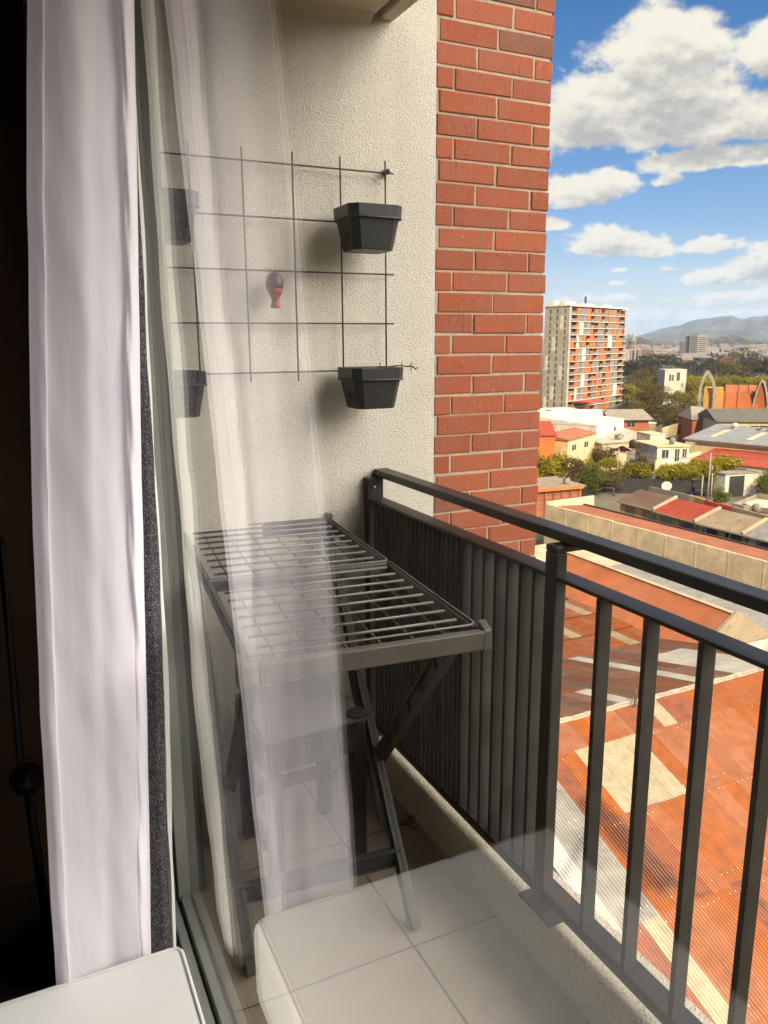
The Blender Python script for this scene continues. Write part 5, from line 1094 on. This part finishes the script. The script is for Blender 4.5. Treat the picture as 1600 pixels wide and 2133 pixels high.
for (x, y, wd_, hp, m, lb) in ((1491, 738, 26, 12, FARW, 'pale slab building behind the red and white mast'), (1395, 718, 18, 11, FARR, 'small bright red billboard building in the hazy city'), (1408, 738, 40, 11, FARW, 'pale long building left of the grey high rise'), (1340, 718, 50, 5, FARW, 'long low pale hall near the cathedral dome'), (1480, 742, 24, 6, FARW, 'low white building right of the grey high rise'), (1430, 742, 30, 6, FARD, 'low dark building at the foot of the grey high rise'), (1360, 742, 30, 8, FARB, 'low brownish building above the dark park trees')):
    d = dist(x, y+3); c = PD(x, y, d); wp_ = d/F_PX; dv = Vector((c.x, c.y, 0)).normalized(); ps = Vector((dv.y, -dv.x, 0)); h_ = thing('city_building', lb, 'building', c.xy.to_3d()+Vector((0, 0, GZ)))
    blk(c, -wd_*wp_/2, wd_*wp_/2, 0, 12, PD(x, y-hp, d).z, m, 'wall', h_)
    for k in range(3):
        z = PD(x, y-hp*(.25+.25*k), d).z; MB().prism([c-ps*wd_*wp_*.42-dv*.1, c+ps*wd_*wp_*.42-dv*.1, c+ps*wd_*wp_*.42+dv*.1, c-ps*wd_*wp_*.42+dv*.1], z-.5, z+.5).build('window_band', FARG if m is not FARG else FARD, h_)
rc_ = random.Random(21); hp_ = {}
def far_house(x, y, m, kind):
    key = m.name
    if key not in hp_:
        r = thing('far_house', 'x', 'house', (0, 0, 0)); ROOT[r.name] = Vector((0, 0, 0))
        MB().box(-.5, .5, -.4, .4, 0, .8).build('wall', m, r); k = MB(); k.add([(-.55, -.45, .8), (.55, -.45, .8), (.55, .45, .8), (-.55, .45, .8), (-.55, 0, 1.15), (.55, 0, 1.15)], [(0, 1, 5, 4), (2, 3, 4, 5), (3, 0, 4), (1, 2, 5), (3, 2, 1, 0)]); k.build('roof', rc_.choice([FARG, FARR, FARB, FARG]) if kind != 'red' else FARR, r)
        hp_[key] = r
    else: r = dup(hp_[key], (0, 0, 0))
    l = P(x, y, GZ); s = rc_.uniform(12, 28); r.location = l; r.scale = (s, s*rc_.uniform(.6, 1), rc_.uniform(6, 11)); r.rotation_euler = (0, 0, rc_.uniform(-.4, .4)-.7)
    r['label'] = {'white': 'small white house far off in the hazy city', 'grey': 'small grey house far off in the hazy city', 'brown': 'small brown house far off in the hazy city', 'cream': 'small cream house far off in the hazy city'}[kind]; r['group'] = 'small houses of the far city'
FC = paint('far_cream', (.50, .40, .26))
for i in range(240):
    x = rc_.uniform(1296, 1640); y = 719+46*rc_.random()**1.2
    if 1300 < x < 1360 and y > 735: continue
    k, m = rc_.choice([('white', FARW), ('grey', FARG), ('grey', FARG), ('brown', FARB), ('cream', FC)]); far_house(x, y, m, k)
for i in range(60):
    x = rc_.uniform(1290, 1645); y = 716+58*rc_.random()
    sz = 5+13*(y-712)/60; key = rc_.choice(['far_dk', 'far_dk', 'far_ol', 'far_dk']); tree(key, x, y, y-sz*rc_.uniform(.8, 1.3), sz*rc_.uniform(1.2, 2.2), 'dark distant tree among the small houses of the far city', G5)
for i in range(60):
    x = 1300+i*5.8+rc_.uniform(-3, 3); hgt = 9+5*math.sin(x*.03)+rc_.uniform(-2, 4); tree('far_yg' if rc_.random() < .7 else 'far_ol', x, 722+rc_.uniform(-1.0, 1.5), 721-hgt*1.35, 15*rc_.uniform(.8, 1.5), 'sunlit yellowish tree on the rise before the hills', G5)
wd = MB(); rw = random.Random(31)
for i in range(260):
    az = math.radians(rw.uniform(4, 30)); d = rw.uniform(220, 1500); c = Vector((math.sin(az)*d, math.cos(az)*d, GZ)); R_ = rw.uniform(4, 9)*(1+d/1500)
    for k in range(16):
        n = Vector((rw.gauss(0, 1), rw.gauss(0, 1), abs(rw.gauss(0, .8)))).normalized(); q = c+Vector((n.x*R_, n.y*R_, n.z*R_*1.5+2)); a = n.orthogonal().normalized()*R_*.45; b = n.cross(a)
        wd.add([q-a, q-b*.8, q+a, q+b*.8], [(0, 1, 2, 3)])
wd_ = wd.build('distant_woods', L_OL); wd_['kind'] = 'stuff'
# ================================================================ hills and haze
RIDGE = [(700, 690), (1000, 700), (1200, 706), (1300, 705.5), (1340, 697), (1372, 687), (1400, 680), (1425, 674), (1450, 666), (1475, 662), (1500, 660), (1522, 657), (1536, 661), (1550, 664), (1568, 658), (1588, 660), (1605, 654), (1700, 640), (1800, 645), (2000, 670), (2300, 690)]
from mathutils import noise as mn
hm = MB(); NU, NVv = 300, 26
def hill(u, v):
    px = 700+1600*u; k = px
    for (a, ya), (b, yb) in zip(RIDGE, RIDGE[1:]):
        if px <= b or b == 2300: ry = ya+(yb-ya)*(px-a)/(b-a); break
    az = PD(px, ry, 1.0); el = max(az.z, -.002); dmax = 6600; v2 = min(v/.7, 1)
    dd_ = 3900+(dmax-3900)*v2+(v-.7)*4000*(v > .7)
    top = el*dmax-GZ; ht = top*(v2**1.25)*(1 if v <= .7 else 1-(v-.7)*1.2)
    ax_, ay_ = az.x*dd_, az.y*dd_; q = Vector((ax_/420, ay_/420, 0))
    rg = mn.fractal(q, 1.0, 2.0, 5)*(.42*top)*math.sin(math.pi*min(v2, .93))+mn.fractal(q*3, 1, 2, 4)*12*v2
    return (ax_, ay_, GZ-2+max(0, ht+rg))
hm.grid(hill, NU, NVv)
struct(hm.build('hills', mat('hill_forest', (.036, .040, .026), .95, .4, .006, col2=(.075, .07, .04), dirt=(.13, .11, .075), dscale=.005), smooth=True, base=(0, 0, GZ)))
hz = MB().box(-9500, 9500, -9500, 12500, GZ-1.5, 420).build('haze', None, base=(0, 0, GZ)); hz['kind'] = 'stuff'
hmt = bpy.data.materials.new('haze_air'); hmt.use_nodes = True; t = NT(hmt.node_tree)
for n_ in list(t.n):
    if n_.type == 'BSDF_PRINCIPLED': t.n.remove(n_)
pv = t.new('ShaderNodeVolumePrincipled'); pv.inputs['Color'].default_value = (.50, .68, 1.0, 1); pv.inputs['Density'].default_value = 8e-5; pv.inputs['Anisotropy'].default_value = .0
t.l.new(pv.outputs[0], t.n['Material Output'].inputs['Volume'])
hz.data.materials.clear(); hz.data.materials.append(hmt)
try: hmt.cycles.homogeneous_volume = True
except Exception: pass
